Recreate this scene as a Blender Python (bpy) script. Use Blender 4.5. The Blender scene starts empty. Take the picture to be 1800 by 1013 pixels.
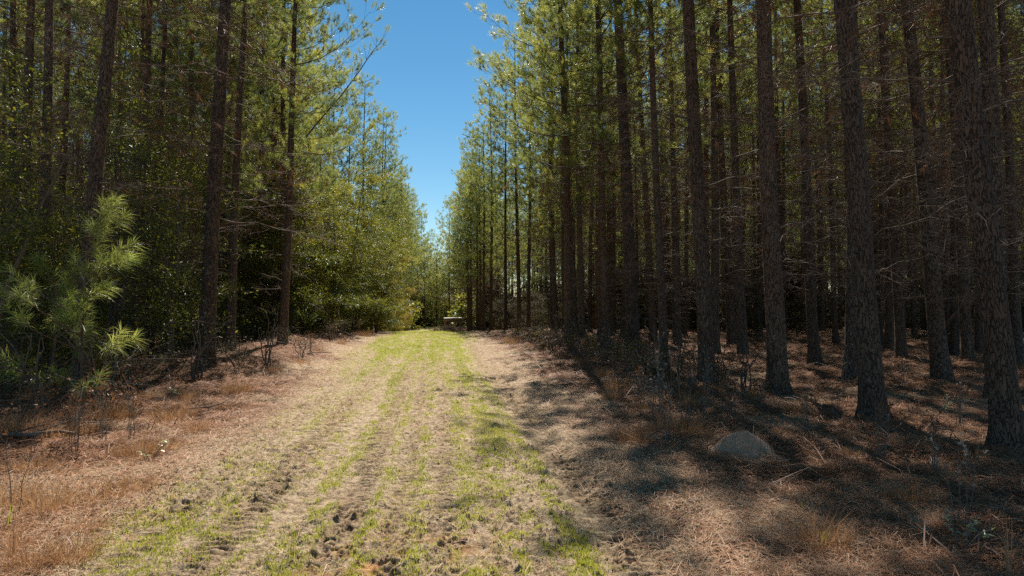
import bpy, math, random
import numpy as np
from mathutils import Vector, Matrix, Quaternion

R = np.random.default_rng(7)
random.seed(7)
C = bpy.context.scene.collection
PI = math.pi

# ------------------------------------------------------------------ camera
FPX = 1200.0
HY, VPX, EYE = 535.0, 768.0, 1.6
yaw = math.atan((900 - VPX) / FPX)
pit = math.atan((HY - 506.5) / FPX)
Fv = np.array([math.sin(yaw) * math.cos(pit), math.cos(yaw) * math.cos(pit), math.sin(pit)])
Rv = np.array([math.cos(yaw), -math.sin(yaw), 0.0])
Uv = np.array([-math.sin(yaw) * math.sin(pit), -math.cos(yaw) * math.sin(pit), math.cos(pit)])
cd = bpy.data.cameras.new('camera')
cd.sensor_width = 36.0
cd.lens = 24.0
cd.clip_start = 0.05
cd.clip_end = 3000
cam = bpy.data.objects.new('camera', cd)
C.objects.link(cam)
cam.location = (0, 0, EYE)
cam.rotation_euler = (PI / 2 + pit, 0, -yaw)
bpy.context.scene.camera = cam

# ------------------------------------------------------------------ noise
def _hash(ix, iy, seed):
    h = (ix.astype(np.int64) * 374761393 + iy.astype(np.int64) * 668265263 + seed * 974634777) & 0xffffffff
    h = ((h ^ (h >> 13)) * 1274126177) & 0xffffffff
    h = h ^ (h >> 16)
    return (h & 0xffffff) / float(0xffffff)

def vnoise(x, y, seed=0):
    x = np.asarray(x, float); y = np.asarray(y, float)
    ix = np.floor(x); iy = np.floor(y)
    fx = x - ix; fy = y - iy
    fx = fx * fx * (3 - 2 * fx); fy = fy * fy * (3 - 2 * fy)
    a = _hash(ix, iy, seed); b = _hash(ix + 1, iy, seed)
    c = _hash(ix, iy + 1, seed); d = _hash(ix + 1, iy + 1, seed)
    return (a * (1 - fx) + b * fx) * (1 - fy) + (c * (1 - fx) + d * fx) * fy

def fbm(x, y, seed=0, oct=4, gain=0.5):
    s = 0.0; a = 1.0; t = 0.0
    for i in range(oct):
        s = s + a * vnoise(x * 2 ** i, y * 2 ** i, seed + i * 17)
        t += a; a *= gain
    return s / t

def sstep(a, b, x):
    t = np.clip((np.asarray(x, float) - a) / (b - a), 0, 1)
    return t * t * (3 - 2 * t)

# ------------------------------------------------------------------ terrain height
CREST = 31.0
def road_c(y):
    return np.zeros_like(np.asarray(y, float))

def zone_litter(x, y):
    """0 on the sandy track, 1 in the needle litter"""
    n = (fbm(x * 0.7, y * 0.5, 5, 4) - 0.5) * 2.2 + (fbm(x * 3.5, y * 3.0, 9, 3) - 0.5) * 0.9
    l = sstep(-2.2, -3.6, x + n * 0.9 + 0.5 * sstep(10, 22, y) + 1.5 * sstep(9, 5, y))
    r = sstep(1.75, 3.1, x + n * 0.8 - 0.15 * sstep(14, 6, y))
    return np.clip(np.maximum(l, r), 0, 1) * (1 - .55 * sstep(.58, .70, fbm(x * .8 + 9, y * .8, 171, 4)))

def ground(x, y):
    x = np.asarray(x, float); y = np.asarray(y, float)
    dip = np.clip(y - CREST, 0, 1e9)
    z = -np.where(dip < 26, 0.00105 * dip ** 2, 0.00105 * 676 + (1 - np.exp(-(dip - 26) / 16.0)) * 0.9)
    edge = sstep(2.8, 5.5, np.abs(x + 0.5))
    z = z + edge * (0.05 + 0.30 * (fbm(x * 0.35, y * 0.35, 21, 3) - 0.45))
    lb = np.exp(-((x + 5.2) / 1.5) ** 2) * sstep(13, 24, y) * (1 - sstep(34, 40, y))
    z = z + lb * (0.20 + 0.3 * fbm(x * 0.8, y * 0.6, 33, 3))
    rb = np.exp(-((x - 4.6) / 1.3) ** 2) * sstep(14, 24, y) * (1 - sstep(36, 43, y))
    z = z + rb * (0.10 + 0.3 * fbm(x * 0.8, y * 0.6, 35, 3))
    # shallow crowned track with ruts
    w = 1 - sstep(2.2, 3.0, np.abs(x + 0.4))
    z = z + w * (-0.035 * np.exp(-((x + 1.0) / 0.28) ** 2) - 0.04 * np.exp(-((x - 1.25) / 0.3) ** 2)
                 + 0.03 * np.exp(-((x - 0.15) / 0.3) ** 2))
    return z

def fine(x, y):
    """clods, tyre lugs and litter heaps, metres"""
    lit = zone_litter(x, y)
    xx = x + (vnoise(y * 0.35, x * 0 + 3.3, 61) - 0.5) * 0.22
    clod = fbm(x * 9, y * 9, 41, 3) - 0.5
    sharp = np.clip(fbm(x * 16, y * 13, 47, 2) - 0.56, 0, 1)
    big = fbm(x * 3.2, y * 3.2, 43, 3) - 0.5
    lump = np.clip(fbm(x * 24, y * 20, 49, 2) - 0.54, 0, 1)
    crumb = np.clip(fbm(x * 38, y * 30, 57, 2) - 0.52, 0, 1)
    road = 0.022 * big + 0.034 * clod + (0.055 * sharp + .045 * lump + .075 * crumb) * (.25 + sstep(0.40, 0.62, fbm(x * 1.3, y * 0.8, 91, 3)))
    tr = 0.0
    for cx, wd, am in ((1.32, 0.22, 1.1), (1.85, 0.2, .6), (-1.44, 0.15, 0.9), (-0.67, 0.14, 1.0), (-0.29, 0.11, .9), (-1.95, 0.12, 0.6), (0.08, .10, .8)):
        m = np.exp(-((xx - cx) / wd) ** 4)
        sgn = np.sign(xx - cx); jit = (vnoise(x * 14, y * 14, 83) - .5) * .05
        ph = (y + jit + sgn * .05 + np.abs(xx - cx) * .16) / 0.105
        lug = sstep(0.30, 0.62, np.abs((ph % 1.0) - 0.5) * 2)
        k = (.25 + .75 * sstep(.30, .6, vnoise(x * 6.5, y * 5.0, 77))) * (.5 + .8 * vnoise(x * .9, y * .5, 78))
        tr = tr + am * m * ((lug - 0.6) * 0.044 * k - .02)
    heap = 0.26 * (fbm(x * 1.5, y * 1.5, 51, 4) - 0.5) + 0.10 * (fbm(x * 8, y * 8, 53, 3) - 0.5)
    return (1 - lit) * (road + tr) + lit * heap

def gz(x, y):
    return float(ground(np.array([x]), np.array([y]))[0])

def gzf(x, y):
    x = np.asarray(x, float); y = np.asarray(y, float)
    return ground(x, y) + fine(x, y)

def at(px, py):
    """ground point under a photograph pixel (1800 x 1013)"""
    d = Fv + (px - 900) / FPX * Rv + (506.5 - py) / FPX * Uv
    z = 0.0
    for _ in range(6):
        t = (z - EYE) / d[2]
        p = np.array([0, 0, EYE]) + d * t
        z = gz(p[0], p[1])
    return p[0], p[1]

def along(px, dist):
    """world x, y seen at column px at camera depth dist"""
    p = (Fv * np.array([1, 1, 0]) + (px - 900) / FPX * Rv) * dist
    return p[0], p[1]

# ------------------------------------------------------------------ mesh helpers
class MB:
    def __init__(s):
        s.v = []; s.t = []; s.q = []; s.n = 0; s.tint = []
    def add(s, v, tris=None, quads=None, tint=None):
        v = np.asarray(v, float).reshape(-1, 3)
        s.v.append(v)
        if tris is not None and len(tris): s.t.append(np.asarray(tris, np.int64).reshape(-1, 3) + s.n)
        if quads is not None and len(quads): s.q.append(np.asarray(quads, np.int64).reshape(-1, 4) + s.n)
        s.tint.append(np.broadcast_to(np.asarray(0.5 if tint is None else tint, float).reshape(-1), (len(v),)) if (tint is None or np.ndim(tint) == 0 or len(np.atleast_1d(tint)) == 1) else np.asarray(tint, float))
        s.n += len(v)
    def merge(s, o, M=None):
        if not o.v: return
        v = np.concatenate(o.v)
        if M is not None:
            v = v @ M[:3, :3].T + M[:3, 3]
        s.add(v, np.concatenate(o.t) if o.t else None, np.concatenate(o.q) if o.q else None, np.concatenate(o.tint))
    def mesh(s, name, mat, smooth=False, tint=True):
        me = bpy.data.meshes.new(name)
        v = np.concatenate(s.v) if s.v else np.zeros((0, 3))
        t = np.concatenate(s.t) if s.t else np.zeros((0, 3), np.int64)
        q = np.concatenate(s.q) if s.q else np.zeros((0, 4), np.int64)
        me.vertices.add(len(v)); me.vertices.foreach_set('co', v.astype(np.float32).ravel())
        li = np.concatenate([t.ravel(), q.ravel()]).astype(np.int32)
        me.loops.add(len(li)); me.loops.foreach_set('vertex_index', li)
        me.polygons.add(len(t) + len(q))
        st = np.concatenate([np.arange(len(t)) * 3, len(t) * 3 + np.arange(len(q)) * 4]).astype(np.int32)
        me.polygons.foreach_set('loop_start', st)
        if smooth:
            me.polygons.foreach_set('use_smooth', np.ones(len(st), bool))
        if tint:
            a = me.attributes.new('tint', 'FLOAT', 'POINT')
            a.data.foreach_set('value', (np.concatenate(s.tint) if s.tint else np.zeros(0)).astype(np.float32))
        me.update(calc_edges=True)
        me.materials.append(mat)
        return me

def frame_of(d):
    d = d / np.linalg.norm(d)
    a = np.array([0, 0, 1.0]) if abs(d[2]) < 0.9 else np.array([1.0, 0, 0])
    u = np.cross(d, a); u /= np.linalg.norm(u)
    return u, np.cross(d, u)

def tube(mb, pts, rad, sides=5, tint=None, cap=False, rough=0.0):
    pts = np.asarray(pts, float); n = len(pts)
    rad = np.broadcast_to(np.asarray(rad, float), (n,))
    T = np.gradient(pts, axis=0)
    u, w = frame_of(T.mean(axis=0))
    ang = np.arange(sides) * 2 * PI / sides
    ring = np.cos(ang)[:, None] * u + np.sin(ang)[:, None] * w
    rr = rad[:, None] * np.ones((1, sides))
    if rough: rr = rr * (1 + rough * R.standard_normal(rr.shape))
    v = pts[:, None, :] + rr[:, :, None] * ring[None]
    i = np.arange(n - 1)[:, None] * sides; j = np.arange(sides)[None]; jn = (j + 1) % sides
    q = np.stack([i + j, i + jn, i + sides + jn, i + sides + j], -1).reshape(-1, 4)
    tr = None
    if cap:
        v = np.concatenate([v.reshape(-1, 3), pts[-1:]])
        k = np.arange(sides); b = (n - 1) * sides
        tr = np.stack([b + k, b + (k + 1) % sides, np.full(sides, n * sides)], -1)
    mb.add(v, tr, q, tint)

def norm(a):
    return a / np.maximum(np.linalg.norm(a, axis=-1, keepdims=True), 1e-9)

def needles(mb, P, A, L, n, nl, w, spread=(0.35, 0.95), tint=None, droop=0.0, seg=1, base=0.15):
    """needle plumes: P start, A axis (unit), L plume length, n needles each"""
    P = np.asarray(P, float); A = norm(np.asarray(A, float)); T = len(P)
    if T == 0: return
    L = np.broadcast_to(np.asarray(L, float), (T,))
    ref = np.where(np.abs(A[:, 2:3]) < 0.9, np.array([[0, 0, 1.0]]), np.array([[1.0, 0, 0]]))
    U = norm(np.cross(A, ref)); W = np.cross(A, U)
    s = (base + (1 - base) * R.random((T, n)) ** 0.8)
    ph = R.random((T, n)) * 2 * PI
    al = spread[0] + (spread[1] - spread[0]) * R.random((T, n)) * (1.15 - 0.6 * s)
    rad = np.cos(ph)[..., None] * U[:, None] + np.sin(ph)[..., None] * W[:, None]
    d = np.cos(al)[..., None] * A[:, None] + np.sin(al)[..., None] * rad
    st = P[:, None] + (s * L[:, None])[..., None] * A[:, None]
    ln = nl * (0.75 + 0.5 * R.random((T, n)))
    side = norm(np.cross(d, R.standard_normal((T, n, 3))))
    tt = (np.full((T, n), 0.5) if tint is None else np.broadcast_to(np.asarray(tint)[:, None], (T, n))) + R.normal(0, 0.08, (T, n))
    if seg == 1:
        tip = st + d * ln[..., None]; tip[..., 2] -= droop * ln
        v = np.stack([st - side * w / 2, st + side * w / 2, tip], 2).reshape(-1, 3)
        k = np.arange(T * n) * 3
        mb.add(v, np.stack([k, k + 1, k + 2], -1), None, np.repeat(tt.ravel(), 3))
    else:
        m = st + d * (ln * 0.5)[..., None]; m[..., 2] -= droop * ln * 0.22
        tip = st + d * ln[..., None]; tip[..., 2] -= droop * ln
        v = np.stack([st - side * w / 2, st + side * w / 2, m - side * w / 2, m + side * w / 2, tip], 2).reshape(-1, 3)
        k = np.arange(T * n) * 5
        mb.add(v, np.stack([k + 2, k + 3, k + 4], -1), np.stack([k, k + 1, k + 3, k + 2], -1), np.repeat(tt.ravel(), 5))

def leaves(mb, P, D, l, w, tint=None, flat=0.6):
    """folded rhombic leaves at P pointing along D"""
    P = np.asarray(P, float); T = len(P)
    D = norm(np.asarray(D, float) + 0.45 * R.standard_normal((T, 3)))
    N = norm(np.array([[0, 0, 1.0]]) * flat + R.standard_normal((T, 3)) * (1 - flat))
    S = norm(np.cross(D, N)); N = np.cross(S, D)
    l = l * (0.7 + 0.6 * R.random(T))[:, None]; w = w * (0.75 + 0.5 * R.random(T))[:, None]
    v = np.stack([P, P + D * l * 0.45 + S * w / 2 + N * w * .18, P + D * l - N * l * .12, P + D * l * 0.45 - S * w / 2 + N * w * .18], 1).reshape(-1, 3)
    k = np.arange(T) * 4
    t = (np.full(T, .5) if tint is None else np.broadcast_to(tint, (T,))) + R.normal(0, 0.16, T)
    mb.add(v, np.concatenate([np.stack([k, k + 1, k + 2], -1), np.stack([k, k + 2, k + 3], -1)]), None, np.repeat(t, 4))

# ------------------------------------------------------------------ materials
def mat(name):
    m = bpy.data.materials.new(name); m.use_nodes = True
    nt = m.node_tree; nt.nodes.clear()
    return m, nt, lambda t, **k: _node(nt, t, **k)

def _node(nt, t, **k):
    n = nt.nodes.new(t)
    for a, b in k.items():
        if a.startswith('i_'):
            key = a[2:].replace('_', ' ')
            n.inputs[int(key) if key.isdigit() else key].default_value = b
        else:
            setattr(n, a, b)
    return n

def ramp(nt, fac, stops):
    r = nt.nodes.new('ShaderNodeValToRGB')
    e = r.color_ramp.elements
    while len(e) < len(stops): e.new(0.5)
    for x, (p, c) in zip(e, stops):
        x.position = p; x.color = (*c, 1)
    nt.links.new(fac, r.inputs[0])
    return r.outputs[0]

def leafy(name, stops, transl=0.4, tcol=(0.2, 0.3, 0.04), rough=0.4, spec=0.5, objvar=0.25):
    m, nt, N = mat(name); L = nt.links.new
    a = N('ShaderNodeAttribute', attribute_name='tint')
    oi = N('ShaderNodeObjectInfo')
    add = N('ShaderNodeMath', operation='MULTIPLY_ADD'); add.inputs[1].default_value = objvar
    L(oi.outputs['Random'], add.inputs[0])
    sub = N('ShaderNodeMath', operation='SUBTRACT'); sub.inputs[1].default_value = objvar / 2
    L(a.outputs['Fac'], add.inputs[2]); L(add.outputs[0], sub.inputs[0])
    col = ramp(nt, sub.outputs[0], stops)
    p = N('ShaderNodeBsdfPrincipled'); p.inputs['Roughness'].default_value = rough
    p.inputs['Specular IOR Level'].default_value = spec
    L(col, p.inputs['Base Color'])
    out = N('ShaderNodeOutputMaterial')
    if transl:
        mx = N('ShaderNodeMix', data_type='RGBA', blend_type='MULTIPLY'); mx.inputs[0].default_value = 1
        gain = N('ShaderNodeRGB'); gain.outputs[0].default_value = (*tcol, 1)
        L(col, mx.inputs[6]); L(gain.outputs[0], mx.inputs[7])
        t = N('ShaderNodeBsdfTranslucent'); L(mx.outputs[2], t.inputs['Color'])
        ms = N('ShaderNodeMixShader'); ms.inputs[0].default_value = transl
        L(p.outputs[0], ms.inputs[1]); L(t.outputs[0], ms.inputs[2]); L(ms.outputs[0], out.inputs[0])
    else:
        L(p.outputs[0], out.inputs[0])
    return m

M = {}
M['needle'] = leafy('pine_needles', [(0.0, (.060, .085, .042)), (0.35, (.110, .135, .050)), (0.62, (.175, .190, .060)), (0.9, (.27, .25, .085)), (1.0, (.28, .19, .08))], .54, (2.8, 2.6, 1.5), .42, .6)
M['needle_young'] = leafy('young_pine_needles', [(0.0, (.085, .125, .035)), (0.5, (.16, .20, .055)), (1.0, (.28, .29, .11))], .48, (2.3, 2.2, 1.4), .40, .55)
M['dead_needle'] = leafy('dead_pine_needles', [(0.0, (.085, .042, .024)), (0.5, (.155, .075, .038)), (1.0, (.26, .14, .07))], .3, (1.5, 1.3, 1.0), .5, .3)
M['leaf'] = leafy('broadleaf', [(0.0, (.032, .046, .014)), (0.40, (.068, .084, .022)), (0.7, (.14, .145, .030)), (1.0, (.29, .25, .055))], .46, (2.7, 2.5, 1.2), .42, .45)
M['brush'] = leafy('woodland_brush', [(0.0, (.035, .026, .016)), (0.5, (.060, .048, .026)), (0.85, (.085, .080, .034)), (1.0, (.13, .12, .04))], .25, (1.5, 1.5, 1.1), .6, .2)
M['leaf_gold'] = leafy('autumn_broadleaf', [(0.0, (.08, .09, .02)), (0.5, (.16, .15, .03)), (1.0, (.30, .20, .04))], .45, (2.3, 2.2, 1.2), .5, .35)
M['grass'] = leafy('fresh_grass', [(0.0, (.11, .14, .022)), (0.5, (.24, .25, .045)), (1.0, (.44, .38, .13))], .45, (1.9, 1.9, 1.1), .45, .4, 0)
M['dry_grass'] = leafy('dry_grass', [(0.0, (.13, .058, .025)), (0.5, (.31, .165, .08)), (1.0, (.54, .37, .21))], .3, (1.5, 1.4, 1.1), .5, .35)
M['straw'] = leafy('pine_straw', [(0.0, (.15, .062, .030)), (0.4, (.34, .150, .066)), (0.75, (.48, .27, .145)), (1.0, (.62, .45, .28))], .15, (1.2, 1.1, 1.0), .55, .2, 0)
M['pale_leaf'] = leafy('pale_leaf', [(0.0, (.16, .20, .09)), (0.5, (.30, .34, .19)), (1.0, (.46, .46, .30))], .35, (1.6, 1.6, 1.2), .35, .6)
M['seed_fluff'] = leafy('seed_fluff', [(0.0, (.30, .26, .21)), (1.0, (.52, .48, .42))], .4, (1.2, 1.2, 1.2), .8, .1)

def twig_mat(name, c0, c1, rough=.8):
    m, nt, N = mat(name); L = nt.links.new
    tc = N('ShaderNodeTexCoord'); nz = N('ShaderNodeTexNoise', i_Scale=9.0, i_Detail=4.0)
    L(tc.outputs['Object'], nz.inputs['Vector'])
    col = ramp(nt, nz.outputs['Fac'], [(.3, c0), (.7, c1)])
    p = N('ShaderNodeBsdfPrincipled'); p.inputs['Roughness'].default_value = rough; p.inputs['Specular IOR Level'].default_value = .3
    L(col, p.inputs['Base Color']); o = N('ShaderNodeOutputMaterial'); L(p.outputs[0], o.inputs[0])
    return m
M['twig'] = twig_mat('dead_twig', (.085, .055, .038), (.22, .155, .11))
M['limb'] = twig_mat('pine_limb', (.07, .045, .030), (.15, .10, .065))
M['stem'] = twig_mat('grey_stem', (.10, .085, .065), (.22, .19, .155))

def bark(name, plate, red, groove, scale=1.0, bump=1.0):
    m, nt, N = mat(name); L = nt.links.new
    tc = N('ShaderNodeTexCoord'); oi = N('ShaderNodeObjectInfo')
    mp = N('ShaderNodeMapping'); mp.inputs['Scale'].default_value = (1, 1, .26)
    off = N('ShaderNodeVectorMath', operation='SCALE'); off.inputs[0].default_value = (3, 5, 40)
    L(oi.outputs['Random'], off.inputs['Scale']); L(off.outputs[0], mp.inputs['Location'])
    L(tc.outputs['Object'], mp.inputs['Vector'])
    wz = N('ShaderNodeTexNoise', i_Scale=9.0 * scale, i_Detail=3.0)
    L(mp.outputs[0], wz.inputs['Vector'])
    wm = N('ShaderNodeVectorMath', operation='MULTIPLY_ADD'); wm.inputs[1].default_value = (.14, .14, .14)
    L(wz.outputs['Color'], wm.inputs[0]); L(mp.outputs[0], wm.inputs[2])
    nb_ = N('ShaderNodeTexNoise', i_Scale=30.0 * scale, i_Detail=3.0); L(mp.outputs[0], nb_.inputs['Vector'])
    vo = N('ShaderNodeTexVoronoi', feature='DISTANCE_TO_EDGE', i_Scale=15.0 * scale, i_Randomness=1.0)
    L(wm.outputs[0], vo.inputs['Vector'])
    vc = N('ShaderNodeTexVoronoi', feature='F1', i_Scale=15.0 * scale, i_Randomness=1.0)
    L(wm.outputs[0], vc.inputs['Vector'])
    n2 = N('ShaderNodeTexNoise', i_Scale=38.0 * scale, i_Detail=6.0, i_Roughness=.7)
    L(tc.outputs['Object'], n2.inputs['Vector'])
    n3 = N('ShaderNodeTexNoise', i_Scale=2.2, i_Detail=3.0)
    L(mp.outputs[0], n3.inputs['Vector'])
    mr = N('ShaderNodeMapRange', interpolation_type='SMOOTHSTEP'); mr.inputs[1].default_value = 0.0; mr.inputs[2].default_value = .13
    da = N('ShaderNodeMath', operation='MULTIPLY_ADD'); da.inputs[1].default_value = .15
    db_ = N('ShaderNodeMath', operation='SUBTRACT'); db_.inputs[1].default_value = .062
    L(nb_.outputs['Fac'], da.inputs[0]); L(vo.outputs['Distance'], da.inputs[2]); L(da.outputs[0], db_.inputs[0]); L(db_.outputs[0], mr.inputs[0])
    pc = ramp(nt, n2.outputs['Fac'], [(.25, tuple(x * .55 for x in plate)), (.5, plate), (.78, tuple(min(1, x * 1.5) for x in plate))])
    mxr = N('ShaderNodeMix', data_type='RGBA'); mxr.inputs[7].default_value = (*red, 1)
    rr = N('ShaderNodeMapRange'); rr.inputs[1].default_value = .45; rr.inputs[2].default_value = .7; rr.inputs[4].default_value = .75
    L(n3.outputs['Fac'], rr.inputs[0]); L(rr.outputs[0], mxr.inputs[0]); L(pc, mxr.inputs[6])
    hv = N('ShaderNodeMix', data_type='RGBA', blend_type='MULTIPLY'); hv.inputs[0].default_value = .35
    L(mxr.outputs[2], hv.inputs[6]); L(vc.outputs['Color'], hv.inputs[7])
    bw = N('ShaderNodeRGBToBW'); L(vc.outputs['Color'], bw.inputs[0])
    L(bw.outputs[0], hv.inputs[7])
    mg = N('ShaderNodeMix', data_type='RGBA'); mg.inputs[6].default_value = (*groove, 1)
    L(mr.outputs[0], mg.inputs[0]); L(hv.outputs[2], mg.inputs[7])
    hs = N('ShaderNodeMath', operation='MULTIPLY_ADD'); hs.inputs[1].default_value = .35
    L(n2.outputs['Fac'], hs.inputs[0]); L(mr.outputs[0], hs.inputs[2])
    bp = N('ShaderNodeBump'); bp.inputs['Strength'].default_value = bump; bp.inputs['Distance'].default_value = .025
    L(hs.outputs[0], bp.inputs['Height'])
    p = N('ShaderNodeBsdfPrincipled'); p.inputs['Roughness'].default_value = .85; p.inputs['Specular IOR Level'].default_value = .25
    vr = N('ShaderNodeMix', data_type='RGBA', blend_type='MULTIPLY'); vr.inputs[0].default_value = 1
    L(mg.outputs[2], vr.inputs[6]); L(ramp(nt, oi.outputs['Random'], [(0, (.72, .68, .66)), (.35, (1.0, .93, .86)), (.7, (1.2, 1.05, .92)), (1.0, (1.08, 1.08, 1.1))]), vr.inputs[7])
    L(vr.outputs[2], p.inputs['Base Color']); L(bp.outputs[0], p.inputs['Normal'])
    o = N('ShaderNodeOutputMaterial'); L(p.outputs[0], o.inputs[0])
    return m
M['bark'] = bark('pine_bark', (.170, .132, .104), (.165, .104, .074), (.045, .032, .025), 1.7)
M['bark_smooth'] = bark('grey_bark', (.20, .175, .145), (.15, .13, .10), (.07, .055, .045), 2.2, .35)

# ground
def ground_mat():
    m, nt, N = mat('forest_ground'); L = nt.links.new
    g = N('ShaderNodeNewGeometry')
    lit = N('ShaderNodeAttribute', attribute_name='litter')
    grn = N('ShaderNodeAttribute', attribute_name='green')
    cly = N('ShaderNodeAttribute', attribute_name='clay')
    nA = N('ShaderNodeTexNoise', i_Scale=1.3, i_Detail=6.0, i_Roughness=.65)
    nB = N('ShaderNodeTexNoise', i_Scale=14.0, i_Detail=8.0, i_Roughness=.72)
    nC = N('ShaderNodeTexNoise', i_Scale=70.0, i_Detail=5.0, i_Roughness=.75)
    for n in (nA, nB, nC): L(g.outputs['Position'], n.inputs['Vector'])
    av = N('ShaderNodeMath', operation='ADD'); L(nB.outputs['Fac'], av.inputs[0]); L(nC.outputs['Fac'], av.inputs[1])
    hf = N('ShaderNodeMath', operation='MULTIPLY'); hf.inputs[1].default_value = .5; L(av.outputs[0], hf.inputs[0])
    sand = ramp(nt, hf.outputs[0], [(.40, (.070, .042, .024)), (.465, (.23, .155, .090)), (.53, (.48, .36, .225)), (.64, (.70, .56, .385))])
    ru = N('ShaderNodeAttribute', attribute_name='rut')
    rm = N('ShaderNodeMix', data_type='RGBA', blend_type='MULTIPLY'); rm.inputs[7].default_value = (.78, .73, .68, 1)
    L(ru.outputs['Fac'], rm.inputs[0]); L(sand, rm.inputs[6]); sand = rm.outputs[2]
    # stretched straw-like streaks in the litter
    mp = N('ShaderNodeMapping'); mp.inputs['Scale'].default_value = (60, 9, 20); mp.inputs['Rotation'].default_value = (0, 0, .8)
    L(g.outputs['Position'], mp.inputs['Vector'])
    s1 = N('ShaderNodeTexNoise', i_Scale=1.0, i_Detail=4.0, i_Roughness=.7, i_Distortion=1.2); L(mp.outputs[0], s1.inputs['Vector'])
    mp2 = N('ShaderNodeMapping'); mp2.inputs['Scale'].default_value = (60, 9, 20); mp2.inputs['Rotation'].default_value = (0, 0, -.5)
    L(g.outputs['Position'], mp2.inputs['Vector'])
    s2 = N('ShaderNodeTexNoise', i_Scale=1.0, i_Detail=4.0, i_Roughness=.7, i_Distortion=1.2); L(mp2.outputs[0], s2.inputs['Vector'])
    mxs = N('ShaderNodeMath', operation='MAXIMUM'); L(s1.outputs['Fac'], mxs.inputs[0]); L(s2.outputs['Fac'], mxs.inputs[1])
    lc = ramp(nt, mxs.outputs[0], [(.40, (.050, .025, .015)), (.52, (.17, .082, .043)), (.63, (.34, .18, .095)), (.74, (.52, .33, .20))])
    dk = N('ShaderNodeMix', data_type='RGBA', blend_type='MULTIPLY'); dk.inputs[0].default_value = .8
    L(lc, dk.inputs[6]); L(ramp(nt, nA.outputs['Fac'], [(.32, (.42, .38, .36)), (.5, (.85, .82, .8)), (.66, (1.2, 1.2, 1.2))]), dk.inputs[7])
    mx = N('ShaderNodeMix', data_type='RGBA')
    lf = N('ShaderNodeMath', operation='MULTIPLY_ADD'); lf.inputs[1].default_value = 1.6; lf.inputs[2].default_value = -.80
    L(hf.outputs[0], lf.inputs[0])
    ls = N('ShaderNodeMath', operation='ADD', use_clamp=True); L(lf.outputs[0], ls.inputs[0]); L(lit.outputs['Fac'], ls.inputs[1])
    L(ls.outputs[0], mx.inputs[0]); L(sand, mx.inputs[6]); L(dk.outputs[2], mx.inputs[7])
    mc = N('ShaderNodeMix', data_type='RGBA'); mc.inputs[7].default_value = (.50, .24, .075, 1)
    L(cly.outputs['Fac'], mc.inputs[0]); L(mx.outputs[2], mc.inputs[6])
    mg = N('ShaderNodeMix', data_type='RGBA')
    gc = ramp(nt, nB.outputs['Fac'], [(.35, (.15, .18, .020)), (.65, (.36, .36, .05))])
    gf = N('ShaderNodeMath', operation='MULTIPLY', use_clamp=True)
    gn = N('ShaderNodeMapRange', interpolation_type='SMOOTHSTEP'); gn.inputs[1].default_value = .34; gn.inputs[2].default_value = .56
    L(nB.outputs['Fac'], gn.inputs[0]); L(gn.outputs[0], gf.inputs[0]); L(grn.outputs['Fac'], gf.inputs[1])
    L(gf.outputs[0], mg.inputs[0]); L(mc.outputs[2], mg.inputs[6]); L(gc, mg.inputs[7])
    bp = N('ShaderNodeBump'); bp.inputs['Strength'].default_value = .8; bp.inputs['Distance'].default_value = .02
    L(hf.outputs[0], bp.inputs['Height'])
    bp.inputs['Strength'].default_value = 1.0; bp.inputs['Distance'].default_value = .035
    p = N('ShaderNodeBsdfPrincipled'); p.inputs['Roughness'].default_value = .9; p.inputs['Specular IOR Level'].default_value = .15
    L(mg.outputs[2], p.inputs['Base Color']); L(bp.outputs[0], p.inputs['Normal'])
    o = N('ShaderNodeOutputMaterial'); L(p.outputs[0], o.inputs[0])
    return m
M['ground'] = ground_mat()

def plain(name, c0, c1, scale=20, rough=.8, bump=.3, metal=0.0):
    m, nt, N = mat(name); L = nt.links.new
    tc = N('ShaderNodeTexCoord'); nz = N('ShaderNodeTexNoise', i_Scale=float(scale), i_Detail=6.0, i_Roughness=.65)
    L(tc.outputs['Object'], nz.inputs['Vector'])
    p = N('ShaderNodeBsdfPrincipled'); p.inputs['Roughness'].default_value = rough; p.inputs['Metallic'].default_value = metal
    L(ramp(nt, nz.outputs['Fac'], [(.3, c0), (.7, c1)]), p.inputs['Base Color'])
    b = N('ShaderNodeBump'); b.inputs['Strength'].default_value = bump; b.inputs['Distance'].default_value = .02
    L(nz.outputs['Fac'], b.inputs['Height']); L(b.outputs[0], p.inputs['Normal'])
    o = N('ShaderNodeOutputMaterial'); L(p.outputs[0], o.inputs[0])
    return m
M['sand'] = plain('mound_sand', (.28, .155, .088), (.54, .335, .210), 60, .95, 1.0)
M['roof_metal'] = plain('pale_metal_roof', (.70, .70, .72), (.82, .82, .84), 6, .35, .1)
M['shed_wood'] = plain('weathered_boards', (.16, .115, .075), (.28, .20, .13), 8, .85, .4)

# ------------------------------------------------------------------ object helpers
def link(name, data, parent=None):
    o = bpy.data.objects.new(name, data); C.objects.link(o)
    if parent is not None: o.parent = parent
    return o

def tag(o, label=None, cat=None, group=None, kind=None):
    if label: o['label'] = label
    if cat: o['category'] = cat
    if group: o['group'] = group
    if kind: o['kind'] = kind
    return o

def copy_tree(o, parent=None):
    c = o.copy(); C.objects.link(c)
    if parent is not None: c.parent = parent
    for ch in list(o.children): copy_tree(ch, c)
    return c

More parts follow.
